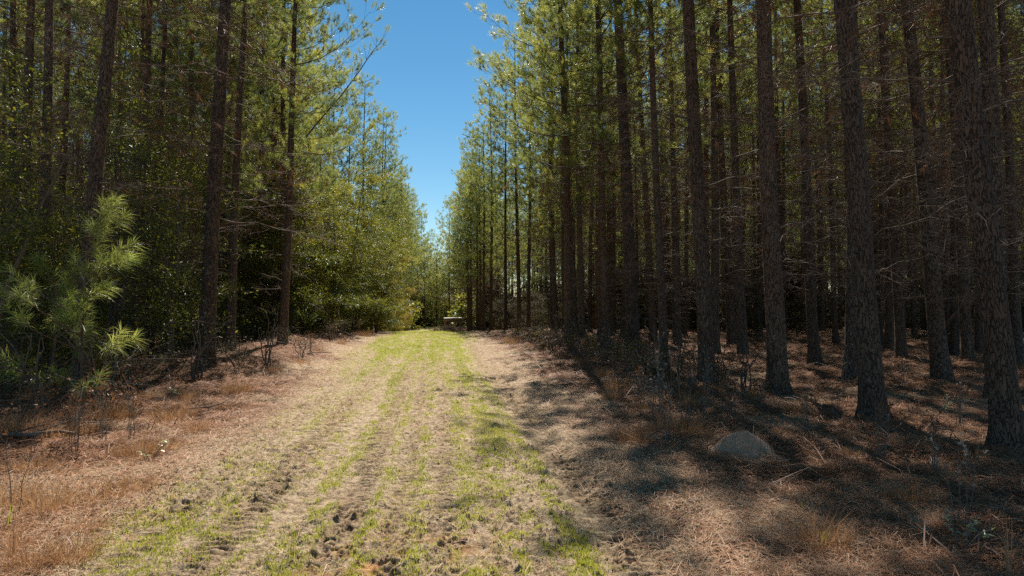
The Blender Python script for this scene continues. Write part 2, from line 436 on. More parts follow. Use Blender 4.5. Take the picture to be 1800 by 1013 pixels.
ORD = ['zeroth', 'first', 'second', 'third', 'fourth', 'fifth', 'sixth', 'seventh', 'eighth', 'ninth', 'tenth', 'eleventh', 'twelfth',
       'thirteenth', 'fourteenth', 'fifteenth', 'sixteenth', 'seventeenth', 'eighteenth', 'nineteenth', 'twentieth']
def ordn(i):
    if i <= 20: return ORD[i]
    tens = ['', '', 'twenty', 'thirty', 'forty', 'fifty', 'sixty', 'seventy', 'eighty', 'ninety']
    t, u = divmod(i, 10)
    if u == 0: return tens[t][:-1] + 'ieth'
    return tens[t] + '-' + ORD[u]

# ------------------------------------------------------------------ ground sheet
def grade(a, b, d0, g):
    out = [a]; d = d0
    while out[-1] < b:
        out.append(out[-1] + d); d *= g
    return out
xf = list(np.arange(-3.4, 3.6, 0.0145))
xr = grade(3.6, 900, 0.018, 1.024); xl = [-v for v in grade(3.4, 900, 0.018, 1.024)][1:]
XS = np.array(sorted(set(xl + xf + xr[1:])))
ys = [3.0]
while ys[-1] < 900:
    y = ys[-1]; ys.append(y + max(0.013, y * y / 2100.0) if y < 60 else y + (2.4 if y < 140 else 40))
ys = [-60, -40, -25, -15, -8, -4, -2, 0, 1, 1.7, 2.2, 2.6, 2.8] + ys
YS = np.array(ys)
GX, GY = np.meshgrid(XS, YS)

def green_density(x, y):
    xw = x + (vnoise(y * .25, y * 0 + 7.7, 151) - .5) * .08 + (vnoise(x * 5, y * 5, 153) - .5) * .10
    d = 0.07 * sstep(-2.4, -2.0, xw) * (1 - sstep(1.0, 1.3, xw))
    for cx, wd, am in ((-2.15, .10, .14), (-1.68, .10, .32), (-1.22, .06, .34), (-.88, .12, .75), (-.47, .05, .65), (-.12, .07, .50), (.26, .09, .65), (.64, .17, 1.0), (.95, .08, .8)):
        am = am * (.55 + .8 * vnoise(y * .45, y * 0 + cx * 7, 161))
        d = d + am * np.exp(-np.abs((xw - cx) / wd) ** 3)
    far = sstep(9, 26, y)
    d = d * (1 - far * .1) + far * (.30 + .65 * sstep(15, 30, y)) * sstep(-3.2, -2.2, x) * (1 - sstep(.6, 1.5 + .9 * sstep(24, 34, y), x))
    cl = .40 * fbm(x * 3.0, y * 0.5, 101, 3) + .60 * fbm(x * 11, y * 6, 105, 3)
    d = d * sstep(.42, .58, cl + .06 * far) * 1.5
    # the small turf patch by the left verge near the camera
    d = np.maximum(d, .6 * np.exp(-((x + 1.9) / .6) ** 2 - ((y - 5.0) / .7) ** 2) * sstep(.38, .55, cl))
    return np.clip(d, 0, 1)

def build_ground():
    x = GX.ravel(); y = GY.ravel()
    z = ground(x, y) + np.where(y > 2, fine(x, y), 0)
    me = bpy.data.meshes.new('ground')
    v = np.stack([x, y, z], 1).astype(np.float32)
    ny, nx = GX.shape
    i = np.arange(ny - 1)[:, None] * nx; j = np.arange(nx - 1)[None]
    q = np.stack([i + j, i + j + 1, i + nx + j + 1, i + nx + j], -1).reshape(-1, 4).astype(np.int32)
    me.vertices.add(len(v)); me.vertices.foreach_set('co', v.ravel())
    me.loops.add(q.size); me.loops.foreach_set('vertex_index', q.ravel())
    me.polygons.add(len(q)); me.polygons.foreach_set('loop_start', (np.arange(len(q)) * 4).astype(np.int32))
    me.polygons.foreach_set('use_smooth', np.ones(len(q), bool))
    rut = 0.0
    for cx, wd, am in ((1.32, .22, 1.0), (1.85, .2, .5), (-1.44, .15, .9), (-.67, .13, 1.0), (-.29, .10, .8), (-1.95, .12, .7), (.06, .09, .8), (.42, .06, .6)):
        xx = x + (vnoise(y * .25, y * 0 + 7.7, 151) - .5) * .08
        rut = rut + am * np.exp(-((xx - cx) / wd) ** 4) * (.35 + .65 * sstep(.3, .6, vnoise(x * 6, y * 3, 181)))
    for nm, val in (('rut', np.clip(rut, 0, 1) * (1 - zone_litter(x, y))), ('litter', zone_litter(x, y)), ('green', green_density(x, y) * (1 - zone_litter(x, y)) * (.24 + .76 * sstep(8, 22, y))),
                    ('clay', np.clip(.8 * np.exp(-((x + .25) / .55) ** 2 - ((y - 4.35) / .35) ** 2) * sstep(.4, .65, fbm(x * 5, y * 5, 8, 3)), 0, 1))):
        a = me.attributes.new(nm, 'FLOAT', 'POINT'); a.data.foreach_set('value', np.asarray(val, np.float32))
    me.update(calc_edges=True); me.materials.append(M['ground'])
    o = link('ground', me); tag(o, kind='structure')
    o['label'] = 'sandy track and pine straw covered forest floor'
    return o
build_ground()

# sampling inside the view wedge, denser near the camera
def wedge(n, d0, d1, power=1.0, pxr=(-60, 1860)):
    t = R.random(n)
    d = (d0 ** (1 - power) + t * (d1 ** (1 - power) - d0 ** (1 - power))) ** (1 / (1 - power)) if power != 1 else d0 * (d1 / d0) ** t
    u = (R.uniform(pxr[0], pxr[1], n) - 900) / FPX
    x = d * (Fv[0] + u * Rv[0]); y = d * (Fv[1] + u * Rv[1])
    return x, y, d

# ------------------------------------------------------------------ pine straw and grass (nobody could count them)
def build_straw():
    mb = MB()
    x, y, d = wedge(400000, 3.3, 40, 1.0)
    lit = zone_litter(x, y)
    pr = np.clip(.012 + lit * (.5 + .9 * sstep(.35, .6, fbm(x * 1.1, y * 1.1, 141, 3))), 0, 1)
    # straw strewn over the right-hand verge of the track
    pr = np.maximum(pr, .42 * sstep(1.1, 1.9, x)); pr = np.maximum(pr, .50 * sstep(-1.9, -2.7, x)); pr = np.where((x > -1.9) & (x < 1.15), np.minimum(pr, .02), pr)
    k = R.random(len(x)) < pr
    x, y, d = x[k], y[k], d[k]
    n = len(x)
    z = gzf(x, y)
    a = R.random(n) * 2 * PI
    up = np.abs(R.normal(0, .16, n)) + .02
    l = R.uniform(.09, .21, n); w = .0022 + d * .00023
    big = (R.random(n) < .022) & (zone_litter(x, y) > .6); l = np.where(big, R.uniform(.25, .85, n), l); w = np.where(big, .007 + d * .0003, w)
    D = np.stack([np.cos(a) * np.cos(up), np.sin(a) * np.cos(up), np.sin(up)], 1)
    S = np.stack([-np.sin(a), np.cos(a), R.normal(0, .3, n)], 1)
    bend = R.normal(0, .25, n)
    P0 = np.stack([x, y, z + .004 + np.abs(R.normal(0, .012, n))], 1)
    P1 = P0 + D * (l * .5)[:, None] + S * (bend * l * .25)[:, None]; P1[:, 2] += l * .06
    P2 = P0 + D * l[:, None]; P2[:, 2] -= l * np.sin(up) * .6
    W = S * w[:, None] * .5
    v = np.stack([P0 - W, P0 + W, P1 - W, P1 + W, P2], 1).reshape(-1, 3)
    kk = np.arange(n) * 5
    t = np.where(big, .05, np.clip(.40 + R.normal(0, .22, n) + .12 * (1 - zone_litter(x, y)), 0, 1))
    mb.add(v, np.stack([kk + 2, kk + 3, kk + 4], -1), np.stack([kk, kk + 1, kk + 3, kk + 2], -1), np.repeat(t, 5))
    o = link('pine_straw', mb.mesh('pine_straw', M['straw']))
    tag(o, 'reddish brown fallen pine needles strewn over the verges', 'pine straw', kind='stuff')
build_straw()

def build_grass():
    mb = MB()
    x, y, d = wedge(210000, 3.4, 52, .85, (150, 1150))
    k = R.random(len(x)) < green_density(x, y) * (1 - .9 * zone_litter(x, y)) * .85
    x, y, d = x[k], y[k], d[k]
    nb = 4
    x = np.repeat(x, nb) + R.normal(0, .012, len(x) * nb) * np.repeat(1 + d * .1, nb); y = np.repeat(y, nb) + R.normal(0, .015, len(y) * nb); d = np.repeat(d, nb)
    n = len(x); z = gzf(x, y)
    a = R.random(n) * 2 * PI; lean = np.abs(R.normal(.25, .28, n))
    h = R.uniform(.010, .036, n) * (1 + .3 * vnoise(x * 1.5, y * 1.5, 3)); w = .0018 + .00030 * d
    D = np.stack([np.cos(a) * np.sin(lean), np.sin(a) * np.sin(lean), np.cos(lean)], 1)
    a2 = R.random(n) * PI; S = np.stack([np.cos(a2), np.sin(a2), np.zeros(n)], 1)
    P = np.stack([x, y, z - .004], 1); W = S * w[:, None]
    v = np.stack([P - W, P + W, P + D * h[:, None]], 1).reshape(-1, 3); k3 = np.arange(n) * 3
    mb.add(v, np.stack([k3, k3 + 1, k3 + 2], -1), None, np.repeat(np.clip(.42 + R.normal(0, .17, n) + .25 * (vnoise(x * .9, y * .6, 19) - .4), 0, 1), 3))
    o = link('grass', mb.mesh('grass', M['grass']))
    tag(o, 'sparse bright green grass sprouting in strips along the track', 'grass', kind='stuff')
build_grass()

# ------------------------------------------------------------------ pines
def trunk_path(H, sway, n):
    z = np.linspace(-.15, H, n)
    z = -.15 + (H + .15) * (np.linspace(0, 1, n) ** 1.15)
    p1, p2 = R.uniform(0, 6, 2)
    s = np.stack([sway * (np.sin(z * .33 + p1) - math.sin(p1)) * sstep(0, 4, z), sway * (np.sin(z * .27 + p2) - math.sin(p2)) * sstep(0, 4, z), z], 1)
    return s

def pine_parts(H=21.0, cb=9.0, dbh=.31, crown_r=2.0, near=False, live=1.0, dead=1.0, nw=.0100, nl=.175, dn=None):
    """one pine: meshes of trunk, crown foliage, live limbs, dead branches"""
    n = 110 if near else 40; sides = 28 if near else 12
    path = trunk_path(H, .05, n); z = path[:, 2]
    r0 = dbh / 2
    rad = r0 * np.clip(1 - z / (H * 1.02), 0.01, 1) ** .75 * (1 + .42 * np.exp(-np.clip(z, 0, 99) / .16) + .16 * np.exp(-np.clip(z, 0, 99) / .7))
    tb = MB()
    ang = np.arange(sides) * 2 * PI / sides
    lump = 1 + .05 * (vnoise(ang[None] * 1.2 + 0 * z[:, None], z[:, None] * .8, 5) - .5)
    lump = lump + .16 * np.exp(-np.clip(z[:, None], 0, 99) / .25) * np.sin(ang[None] * 5 + dbh * 40)
    if near:
        u = ang[None] * r0 / .032 * 1.0; vv = z[:, None] / .12
        bp = vnoise(u + vnoise(vv, u, 2) * .8, vv, 11) - .5
        lump = lump + .085 * bp
    rr = rad[:, None] * lump
    v = np.stack([path[:, 0:1] + rr * np.cos(ang), path[:, 1:2] + rr * np.sin(ang), np.broadcast_to(z[:, None], rr.shape)], -1)
    i = np.arange(n - 1)[:, None] * sides; j = np.arange(sides)[None]; jn = (j + 1) % sides
    tb.add(v, None, np.stack([i + j, i + jn, i + sides + jn, i + sides + j], -1).reshape(-1, 4))
    def pos(h): return np.array([np.interp(h, z, path[:, 0]), np.interp(h, z, path[:, 1]), h])
    def rad_at(h): return float(np.interp(h, z, rad))
    limbs = MB(); fol = MB(); db = MB()
    tP, tA, tL, tT = [], [], [], []
    dP, dA, dL, dT = [], [], [], []
    h = cb
    while h < H - .25:
        f = (h - cb) / (H - cb)
        prof = (min(1, .55 + f * 2.2) * (1 - f) ** .62 + .10)
        k = random.choice((3, 3, 4, 4, 5))
        a0 = random.uniform(0, 2 * PI); whl = random.uniform(.6, 1.35)
        for b in range(k):
            if random.random() > live: continue
            az = a0 + b * 2 * PI / k + random.uniform(-.4, .4)
            Lb = crown_r * prof * whl * random.uniform(.5, 1.35)
            el = .02 + .72 * f + random.uniform(-.15, .22)
            o = pos(h + random.uniform(-.15, .15))
            hd = np.array([math.cos(az), math.sin(az), 0])
            s = np.linspace(0, 1, 6)
            up = math.tan(min(el, 1.15)) * .8
            bow = .22 * Lb
            pts = o + s[:, None] * Lb * hd + np.stack([0 * s, 0 * s, s * Lb * up * .6 + s ** 2.2 * bow * 1.3 - np.sin(s * PI) * .10 * Lb * (1 - f)], 1)
            side = np.array([-hd[1], hd[0], 0])
            pts += side * (np.sin(s * 3 + az) * .06 * Lb)[:, None]
            rb = .007 + .012 * Lb / 2
            tube(tb, pts, np.linspace(rb, .004, 6), 4)
            nt = max(3, int(Lb * 3.4))
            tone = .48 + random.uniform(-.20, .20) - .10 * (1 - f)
            for q in range(nt):
                sq = .42 + .58 * (q + random.random()) / nt
                bp_ = np.array([np.interp(sq, s, pts[:, c]) for c in range(3)])
                sg = 1 if q % 2 else -1
                tl = random.uniform(.30, .85) * (1.25 - .6 * sq) * (.5 + .5 * Lb / 1.6)
                td = hd * random.uniform(.4, 1.0) + side * sg * random.uniform(.5, 1.0) + np.array([0, 0, random.uniform(-.05, .6)])
                td /= np.linalg.norm(td)
                e1 = bp_ + td * tl * .55; e2 = e1 + (td * .7 + np.array([0, 0, .35])) * tl * .55
                tube(tb, [bp_, e1, e2], [.0055, .0042, .003], 3)
                tt_ = tone + random.uniform(-.10, .10)
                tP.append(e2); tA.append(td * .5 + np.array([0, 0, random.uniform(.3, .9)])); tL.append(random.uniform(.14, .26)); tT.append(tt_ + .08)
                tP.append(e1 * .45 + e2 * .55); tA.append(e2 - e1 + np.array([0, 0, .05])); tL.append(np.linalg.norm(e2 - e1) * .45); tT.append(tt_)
                for _ in range(random.choice((1, 2, 2, 3))):
                    d3 = td + R.normal(0, .55, 3) + np.array([0, 0, .25]); d3 /= np.linalg.norm(d3)
                    o3 = bp_ + (e2 - bp_) * random.uniform(.35, .9); l3 = random.uniform(.12, .34)
                    tube(tb, [o3, o3 + d3 * l3], [.0035, .0026], 3)
                    tP.append(o3 + d3 * l3 * .7); tA.append(d3 + np.array([0, 0, .4])); tL.append(random.uniform(.10, .22)); tT.append(tt_ + random.uniform(-.1, .1))
            tP.append(pts[-1]); tA.append(hd * .5 + np.array([0, 0, .9])); tL.append(.34); tT.append(tone + .08)
            if f < .16 and random.random() < .8:       # browning needles on the lowest limbs
                for q in range(random.randint(2, 5)):
                    sq = random.uniform(.3, 1)
                    bp_ = np.array([np.interp(sq, s, pts[:, c]) for c in range(3)])
                    dP.append(bp_); dA.append(np.array([random.uniform(-1, 1), random.uniform(-1, 1), -.4])); dL.append(.25); dT.append(random.uniform(.2, .8))
        h += random.uniform(.42, .82)
    tP.append(pos(H) - np.array([0, 0, .3])); tA.append([0, 0, 1]); tL.append(.5); tT.append(.5)
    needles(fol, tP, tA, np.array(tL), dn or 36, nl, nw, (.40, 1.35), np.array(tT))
    # dead lower branches with their fine twigs
    for hs in np.arange(.9, cb, .28):
        az = random.uniform(0, 2 * PI); d_ = np.array([math.cos(az), math.sin(az), random.uniform(.0, .5)]); o = pos(hs); ls = rad_at(hs) + random.uniform(.02, .16)
        tube(tb, [o, o + d_ * ls * .7, o + d_ * ls], [.011, .009, .006], 5)
    h = random.uniform(1.6, 2.4)
    while h < cb + 1.2:
        for b in range(random.choice((1, 2, 3, 3))):
            if random.random() > dead: continue
            az = random.uniform(0, 2 * PI); Lb = random.uniform(.6, 3.0) * (.45 + .6 * min(1, h / 6))
            if h < 3.2: Lb *= random.uniform(.3, .9)
            hd = np.array([math.cos(az), math.sin(az), 0]); side = np.array([-hd[1], hd[0], 0])
            el = random.uniform(-.15, .45); s = np.linspace(0, 1, 6)
            o = pos(h)
            pts = o + s[:, None] * Lb * (hd * math.cos(el) + np.array([0, 0, math.sin(el)])) + side * (R.normal(0, .045, 6).cumsum() * Lb * .6)[:, None]
            pts[:, 2] += R.normal(0, .03, 6).cumsum() * Lb - .10 * s ** 2 * Lb; pts[0] = o
            tube(db, pts, np.linspace(.006 + .007 * Lb / 2, .0035, 6), 4)
            for q in range(int(3 + Lb * 5)):
                sq = random.uniform(.25, 1.0)
                bp_ = np.array([np.interp(sq, s, pts[:, c]) for c in range(3)])
                td = hd * random.uniform(.3, .9) + side * random.uniform(-1, 1) + np.array([0, 0, random.uniform(-.5, .5)])
                td /= np.linalg.norm(td); tl = random.uniform(.18, .6)
                m_ = bp_ + td * tl * .5 + R.normal(0, .03, 3); e_ = bp_ + td * tl + R.normal(0, .06, 3) - np.array([0, 0, .04])
                tube(db, [bp_, m_, e_], [.0048, .0038, .0026], 3)
                for _ in range(2):
                    d2 = td + R.normal(0, .7, 3); d2 /= np.linalg.norm(d2)
                    st = m_ if random.random() < .5 else bp_ + td * tl * .75
                    tube(db, [st, st + d2 * random.uniform(.1, .3)], [.0036, .0026], 3)
                if h > 3.6 and random.random() < .12 + .34 * sstep(3.6, cb, h):
                    dP.append(e_); dA.append(td * .6 + np.array([0, 0, -.5])); dL.append(.2); dT.append(random.uniform(.1, .8))
        h += random.uniform(.22, .42)
    dn_ = MB()
    needles(dn_, dP, dA, np.array(dL) if dL else np.zeros(0), 18, .16, .007, (.2, .8), np.array(dT), droop=.25)
    return dict(trunk=tb.mesh('pine_trunk', M['bark'], True), crown=fol.mesh('pine_crown', M['needle']),
                dead=db.mesh('pine_dead_branches', M['twig']), dneedle=dn_.mesh('pine_dead_needles', M['dead_needle'])), (fol, limbs, tb)

def pine_object(p):
    o = link('pine_tree', None); o.empty_display_size = .3
    link('trunk', p['trunk'], o)
    link('crown', p['crown'], o)
    d = link('dead_branches', p['dead'], o); link('dead_needles', p['dneedle'], d)
    return o

P_NEAR = [pine_parts(21 + random.uniform(-1, 2), random.uniform(8.2, 9.6), .325, 1.95, near=True, dead=.95, live=1.0)[0] for _ in range(4)]
P_FOR = [pine_parts(random.uniform(20, 23), random.uniform(8.5, 10.5), random.uniform(.26, .32), random.uniform(1.8, 2.3), dead=1.0, live=.92)[0] for _ in range(5)]
P_EDGE = [pine_parts(random.uniform(19, 22), random.uniform(4.6, 6.4), random.uniform(.28, .33), random.uniform(2.2, 2.7), dead=.7, live=.9)[0] for _ in range(4)]
P_LEFT = [pine_parts(random.uniform(20, 23), random.uniform(8, 10), random.uniform(.26, .32), random.uniform(1.8, 2.2), dead=1.0, live=.95)[0] for _ in range(3)]
P_NEARL = [pine_parts(random.uniform(20, 22), 9.5, .325, 1.6, near=True, dead=.9, live=.45)[0] for _ in range(2)]
P_THIN = [pine_parts(random.uniform(20, 22), 10.5, .29, 1.3, dead=.6, live=.2)[0] for _ in range(2)]
lowres = [pine_parts(random.uniform(17, 20), random.uniform(3.5, 5), .28, 2.4, dead=0, dn=7, live=.75, nw=.04, nl=.26) for _ in range(2)]
protos = {}
used_pos = []
n_pine = 0

def place_pine(p, x, y, s=1.0, rz=None, lean=0.0, leanf=0.0, label=None, group=None, H=None):
    key = id(p['trunk'])
    if key in protos:
        o = copy_tree(protos[key])
    else:
        o = pine_object(p); protos[key] = o
    o.location = (x, y, gz(x, y) - .03)
    ql = Quaternion(Vector((Fv[0], Fv[1], 0)), math.atan(lean)) @ Quaternion(Vector((1, 0, 0)), math.atan(leanf))
    o.rotation_mode = 'QUATERNION'
    o.rotation_quaternion = ql @ Quaternion((0, 0, 1), random.uniform(0, 2 * PI) if rz is None else rz)
    o.scale = (s, s, s * (H or random.uniform(.94, 1.06)))
    tag(o, label, 'tree', group)
    used_pos.append((x, y))
    return o

def lean_for(px0, py0, px1, py1=0.0):
    """sideways lean (m per m) of a trunk whose axis runs between two photograph pixels"""
    x, y = at(px0, py0); d = x * Fv[0] + y * Fv[1]
    h = (py0 - py1) / FPX * d
    return ((px1 - px0) / FPX * d) / h

GR = 'pines standing in rows right of the track'
GL = 'pines standing in rows left of the track'
# the trunks one can tell apart along the right edge: base pixel, top pixel column, trunk width in pixels
RIGHT = [
    (1774, 792, 1709, 46, 'thick furrowed pine nearest the camera on the right, leaning a little inward'),
    (1537, 735, 1485, 39, 'stout pine with reddish plated bark standing at the edge of the sunlit straw patch'),
    (1368, 690, 1349, 33, 'straight dark pine behind the little sand mound, sunlit straw to its right'),
    (1243, 672, 1225, 27, 'upright furrowed pine directly behind the dry weeds left of the sand mound'),
    (1168, 650, 1151, 16, 'slim pine stem beside the tall white seeded weed'),
    (1114, 627, 1087, 22, 'dark upright pine left of the slim stem by the seeded weed'),
    (1066, 612, 1050, 15, 'narrow pine rising from shaded brush under bright green sprays'),
    (1000, 606, 985, 15, 'pine whose crown hangs lowest over the right verge midway down the track'),
]
for i, (bx, by, tx, w, lab) in enumerate(RIGHT):
    x, y = at(bx, by); d = x * Fv[0] + y * Fv[1]
    dbh = w / FPX * d
    p = (P_NEAR + [P_FOR[0], P_EDGE[2], P_EDGE[0], P_EDGE[1]])[i]
    base = .325 if p in P_NEAR else .30
    s = min(1.2, max(.75, dbh / base))
    place_pine(p, x, y, s, lean=lean_for(bx, by, tx), label=lab, group=GR, H=1.0 / s if s > 1.05 else None)
RIGHT2 = [(1655, 670, 1600, 30), (1432, 640, 1402, 19), (1585, 630, 1558, 18), (1702, 637, 1665, 20), (1287, 607, 1265, 16), (1190, 598, 1178, 14), (1149, 601, 1120, 13), (1502, 620, 1480, 14), (1469, 601, 1450, 10), (1790, 640, 1765, 17)]
SEC = ['second-row pine standing clear between the two thickest right trunks', 'dark pine in the shade just right of the straight pine behind the mound', 'pine deep behind the sunlit straw patch, near its right end',
       'pine with a thin twin shadow beyond the sunlit straw', 'pine standing alone in the gap behind the weeds by the mound', 'shaded pine right of the slim stem, second row', 'shaded pine left of the slim stem, second row',
       'dim pine just left of the stout reddish pine', 'thin dim pine midway between mound pine and reddish pine', 'dim pine half hidden behind the nearest thick right pine']
for (bx, by, tx, w), lab in zip(RIGHT2, SEC):
    x, y = at(bx, by); d = x * Fv[0] + y * Fv[1]
    s = min(1.25, max(.75, w / FPX * d / .29))
    place_pine(random.choice(P_THIN if 7.6 < x < 11 and y > 13 else P_FOR), x, y, s, lean=lean_for(bx, by, tx), label=lab, group=GR, H=1.0 / s)
LEFT = [
    (138, 690, 178, 26, 'tall pine rising right behind the young pine on the left verge'),
    (361, 641, 385, 26, 'stout pine alone at the edge of the left verge with vines at its foot'),
    (404, 616, 430, 16, 'thinner pine just behind the stout pine on the left verge'),
    (66, 668, 72, 21, 'dark pine at the far left behind the young pine'),
    (236, 632, 248, 18, 'dark pine among glossy evergreen leaves left of the stout pine'),
    (258, 626, 285, 11, 'slim leaning pine close right of the dark pine in the leaves'),
    (497, 600, 520, 14, 'shaded pine behind the left straw bank'),
]
for bx, by, tx, w, lab in LEFT:
    x, y = at(bx, by); d = x * Fv[0] + y * Fv[1]
    p = P_NEARL[0 if bx < 200 else 1] if w >= 24 else random.choice(P_LEFT if bx < 480 else P_EDGE)
    s = min(1.2, max(.72, w / FPX * d / .31))
    place_pine(p, x, y, s, lean=lean_for(bx, by, tx), label=lab, group=GL, H=1.0 / s if s > 1.05 else 1.05)

x, y = along(704, 66)
place_pine(P_EDGE[1], x, y, .78, lean=.005, label='pine at the far left end of the track with a bright leafy foot', group=GL)

def long_limb():
    x, y = along(498, 26.5)
    o = place_pine(P_EDGE[0], x, y, 1.0, rz=0, label='left edge pine throwing one long tufted limb out across the sky', group=GL, H=1.0)
    B = np.array(o.location)
    def w(px, py, d): return np.array([0, 0, EYE]) + (Fv + (px - 900) / FPX * Rv + (506.5 - py) / FPX * Uv) * d - B
    lb = MB(); nd = MB()
    pts = np.array([w(503, 285, 26.4), w(553, 222, 25.9), w(600, 168, 25.5), w(632, 125, 25.2), w(655, 90, 25), w(672, 72, 24.9)])
    tube(lb, pts, np.linspace(.035, .006, 6), 6)
    P, A, L, T = [], [], [], []
    for k in range(20):
        f = random.uniform(.45, 1) * 5; i = min(4, int(f)); c = pts[i] + (pts[i + 1] - pts[i]) * (f - i)
        d = norm(pts[5] - pts[3]) * random.uniform(.3, 1) + R.normal(0, .5, 3) + [0, 0, .3]; d = norm(d); l = random.uniform(.2, .6)
        tube(lb, [c, c + d * l], [.007, .004], 4)
        P.append(c + d * l * .7); A.append(d + [0, 0, .3]); L.append(l * .3 + .1); T.append(.25 + .2 * random.random())
    needles(nd, P, A, np.array(L), 46, .19, .008, (.4, 1.4), np.array(T))
    b = link('long_limb', lb.mesh('long_limb', M['limb']), o); link('needles', nd.mesh('long_limb_needles', M['needle']), b)
long_limb()

def clear(x, y, r):
    return all((x - a) ** 2 + (y - b) ** 2 > r * r for a, b in used_pos)

def visible(x, y, m=.06):
    d = x * Fv[0] + y * Fv[1]
    if d < 2: return False
    u = (x * Rv[0] + y * Rv[1]) / d
    return abs(u) < .75 + m

# edge rows running on down the track
def edge_row(side, x0, ylist, word):
    k = 0
    for y in ylist:
        x = x0 - (3.1 * float(sstep(36, 54, y)) - 3.6 * float(sstep(71, 76, y)) if side > 0 else -3.4 * float(sstep(40, 62, y))) + random.uniform(-.5, .5)
        if not clear(x, y, 1.7): continue
        k += 1
        place_pine(random.choice(P_EDGE), x, y, random.uniform(.86, 1.06) * (1 - .14 * float(sstep(34, 44, y))), lean=-side * random.uniform(0, .02), label=f'{ordn(k)} green edge pine down the {word} side, beyond the nearer {word} trunks', group=GR if side > 0 else GL)
edge_row(1, 6.4, np.arange(25.5, 98, 2.6), 'right')
edge_row(-1, -8.0, np.arange(22, 98, 2.6), 'left')
# the stand behind, in plantation rows
def stand(side, x0, rows, dx, dy, y0, y1, word, grp):
    for r in range(rows):
        k = 0
        for y in np.arange(y0 + random.uniform(0, dy), y1, dy):
            x = side * (x0 + r * dx) + random.uniform(-.5, .5); yy = y + random.uniform(-.7, .7)
            if not visible(x, yy) or not clear(x, yy, 1.5): continue
            k += 1
            place_pine(random.choice(P_THIN if side > 0 and 7.2 < x < 12 and 14 < yy < 36 else (P_FOR if side > 0 else P_LEFT)), x, yy, random.uniform(.82, 1.08), lean=random.gauss(0, .012), leanf=random.gauss(0, .012),
                       label=f'{ordn(k)} pine from the front in the {ordn(r + 2)} row {word} of the track', group=grp)
stand(1, 8.8, 12, 3.1, 2.8, 8, 46, 'right', GR)
stand(-1, 10.2, 6, 3.4, 3.3, 12, 50, 'left', GL)
print('pines', len(used_pos))

# ------------------------------------------------------------------ broadleaf understory
def broad_parts(H, spread, nleaf, lw=(.085, .036), stems=3, base=.25, mat_='leaf', layers=True):
    st = MB(); fo = MB(); P = []; D = []; T = []
    for s in range(stems):
        a = random.uniform(0, 2 * PI); out = random.uniform(.05, .32) * spread
        n = 9; t = np.linspace(0, 1, n); hh = H * random.uniform(.7, 1)
        pts = np.stack([math.cos(a) * out * t ** 1.3 * 2 + R.normal(0, .04, n).cumsum(), math.sin(a) * out * t ** 1.3 * 2 + R.normal(0, .04, n).cumsum(), t * hh - .1], 1)
        pts[0, :2] = (math.cos(a) * .06 * (stems > 1), math.sin(a) * .06 * (stems > 1))
        tube(st, pts, np.linspace(.010 + .006 * H, .006, n), 6)
        nb = int(H * 4.2 / stems * 1.6)
        for b in range(nb):
            f = base + (1 - base) * (b + random.random()) / nb
            o = np.array([np.interp(f, t, pts[:, c]) for c in range(3)])
            az = random.uniform(0, 2 * PI); L = spread * random.uniform(.45, 1.05) * (1.05 - .65 * f)
            hd = np.array([math.cos(az), math.sin(az), random.uniform(.0, .45)])
            q = np.linspace(0, 1, 6)
            bp = o + q[:, None] * L * hd + np.stack([0 * q, 0 * q, -.22 * L * q ** 2], 1) + R.normal(0, .05, (6, 3)) * q[:, None] * L * .6
            tube(st, bp, np.linspace(.012, .003, 6), 3)
            tone = random.uniform(.25, .6) + .12 * f
            for tw in range(int(3 + L * 5)):
                sq = random.uniform(.25, 1); c = np.array([np.interp(sq, q, bp[:, k]) for k in range(3)])
                td = hd * .5 + np.array([random.gauss(0, .8), random.gauss(0, .8), random.gauss(.05, .25)]); td /= np.linalg.norm(td)
                tl = random.uniform(.3, .9)
                tube(st, [c, c + td * tl], [.004, .002], 3)
                m = max(4, int(nleaf / (stems * nb * 7)))
                ss = R.random(m)
                P.append(c + td * tl * ss[:, None] + R.normal(0, .085, (m, 3))); D.append(np.tile(td, (m, 1)) + R.normal(0, .6, (m, 3))); T.append(np.full(m, tone))
    P = np.concatenate(P); D = np.concatenate(D); T = np.concatenate(T)
    leaves(fo, P, D, lw[0], lw[1], T, .55)
    return dict(trunk=st.mesh('broadleaf_trunk', M['bark_smooth'], True), crown=fo.mesh('broadleaf_crown', M[mat_])), (fo, st)

def broad_object(p, name):
    o = link(name, None); o.empty_display_size = .3
    link('trunk', p['trunk'], o); link('crown', p['crown'], o)
    return o
bprotos = {}
def place_broad(p, name, x, y, s, label, cat='tree', group=None, rz=None):
    key = (id(p['trunk']), name)
    if key in bprotos: o = copy_tree(bprotos[key])
    else: o = broad_object(p, name); bprotos[key] = o
    o.location = (x, y, gz(x, y) - .02); o.rotation_euler = (0, 0, random.uniform(0, 2 * PI) if rz is None else rz); o.scale = (s, s, s)
    return tag(o, label, cat, group)

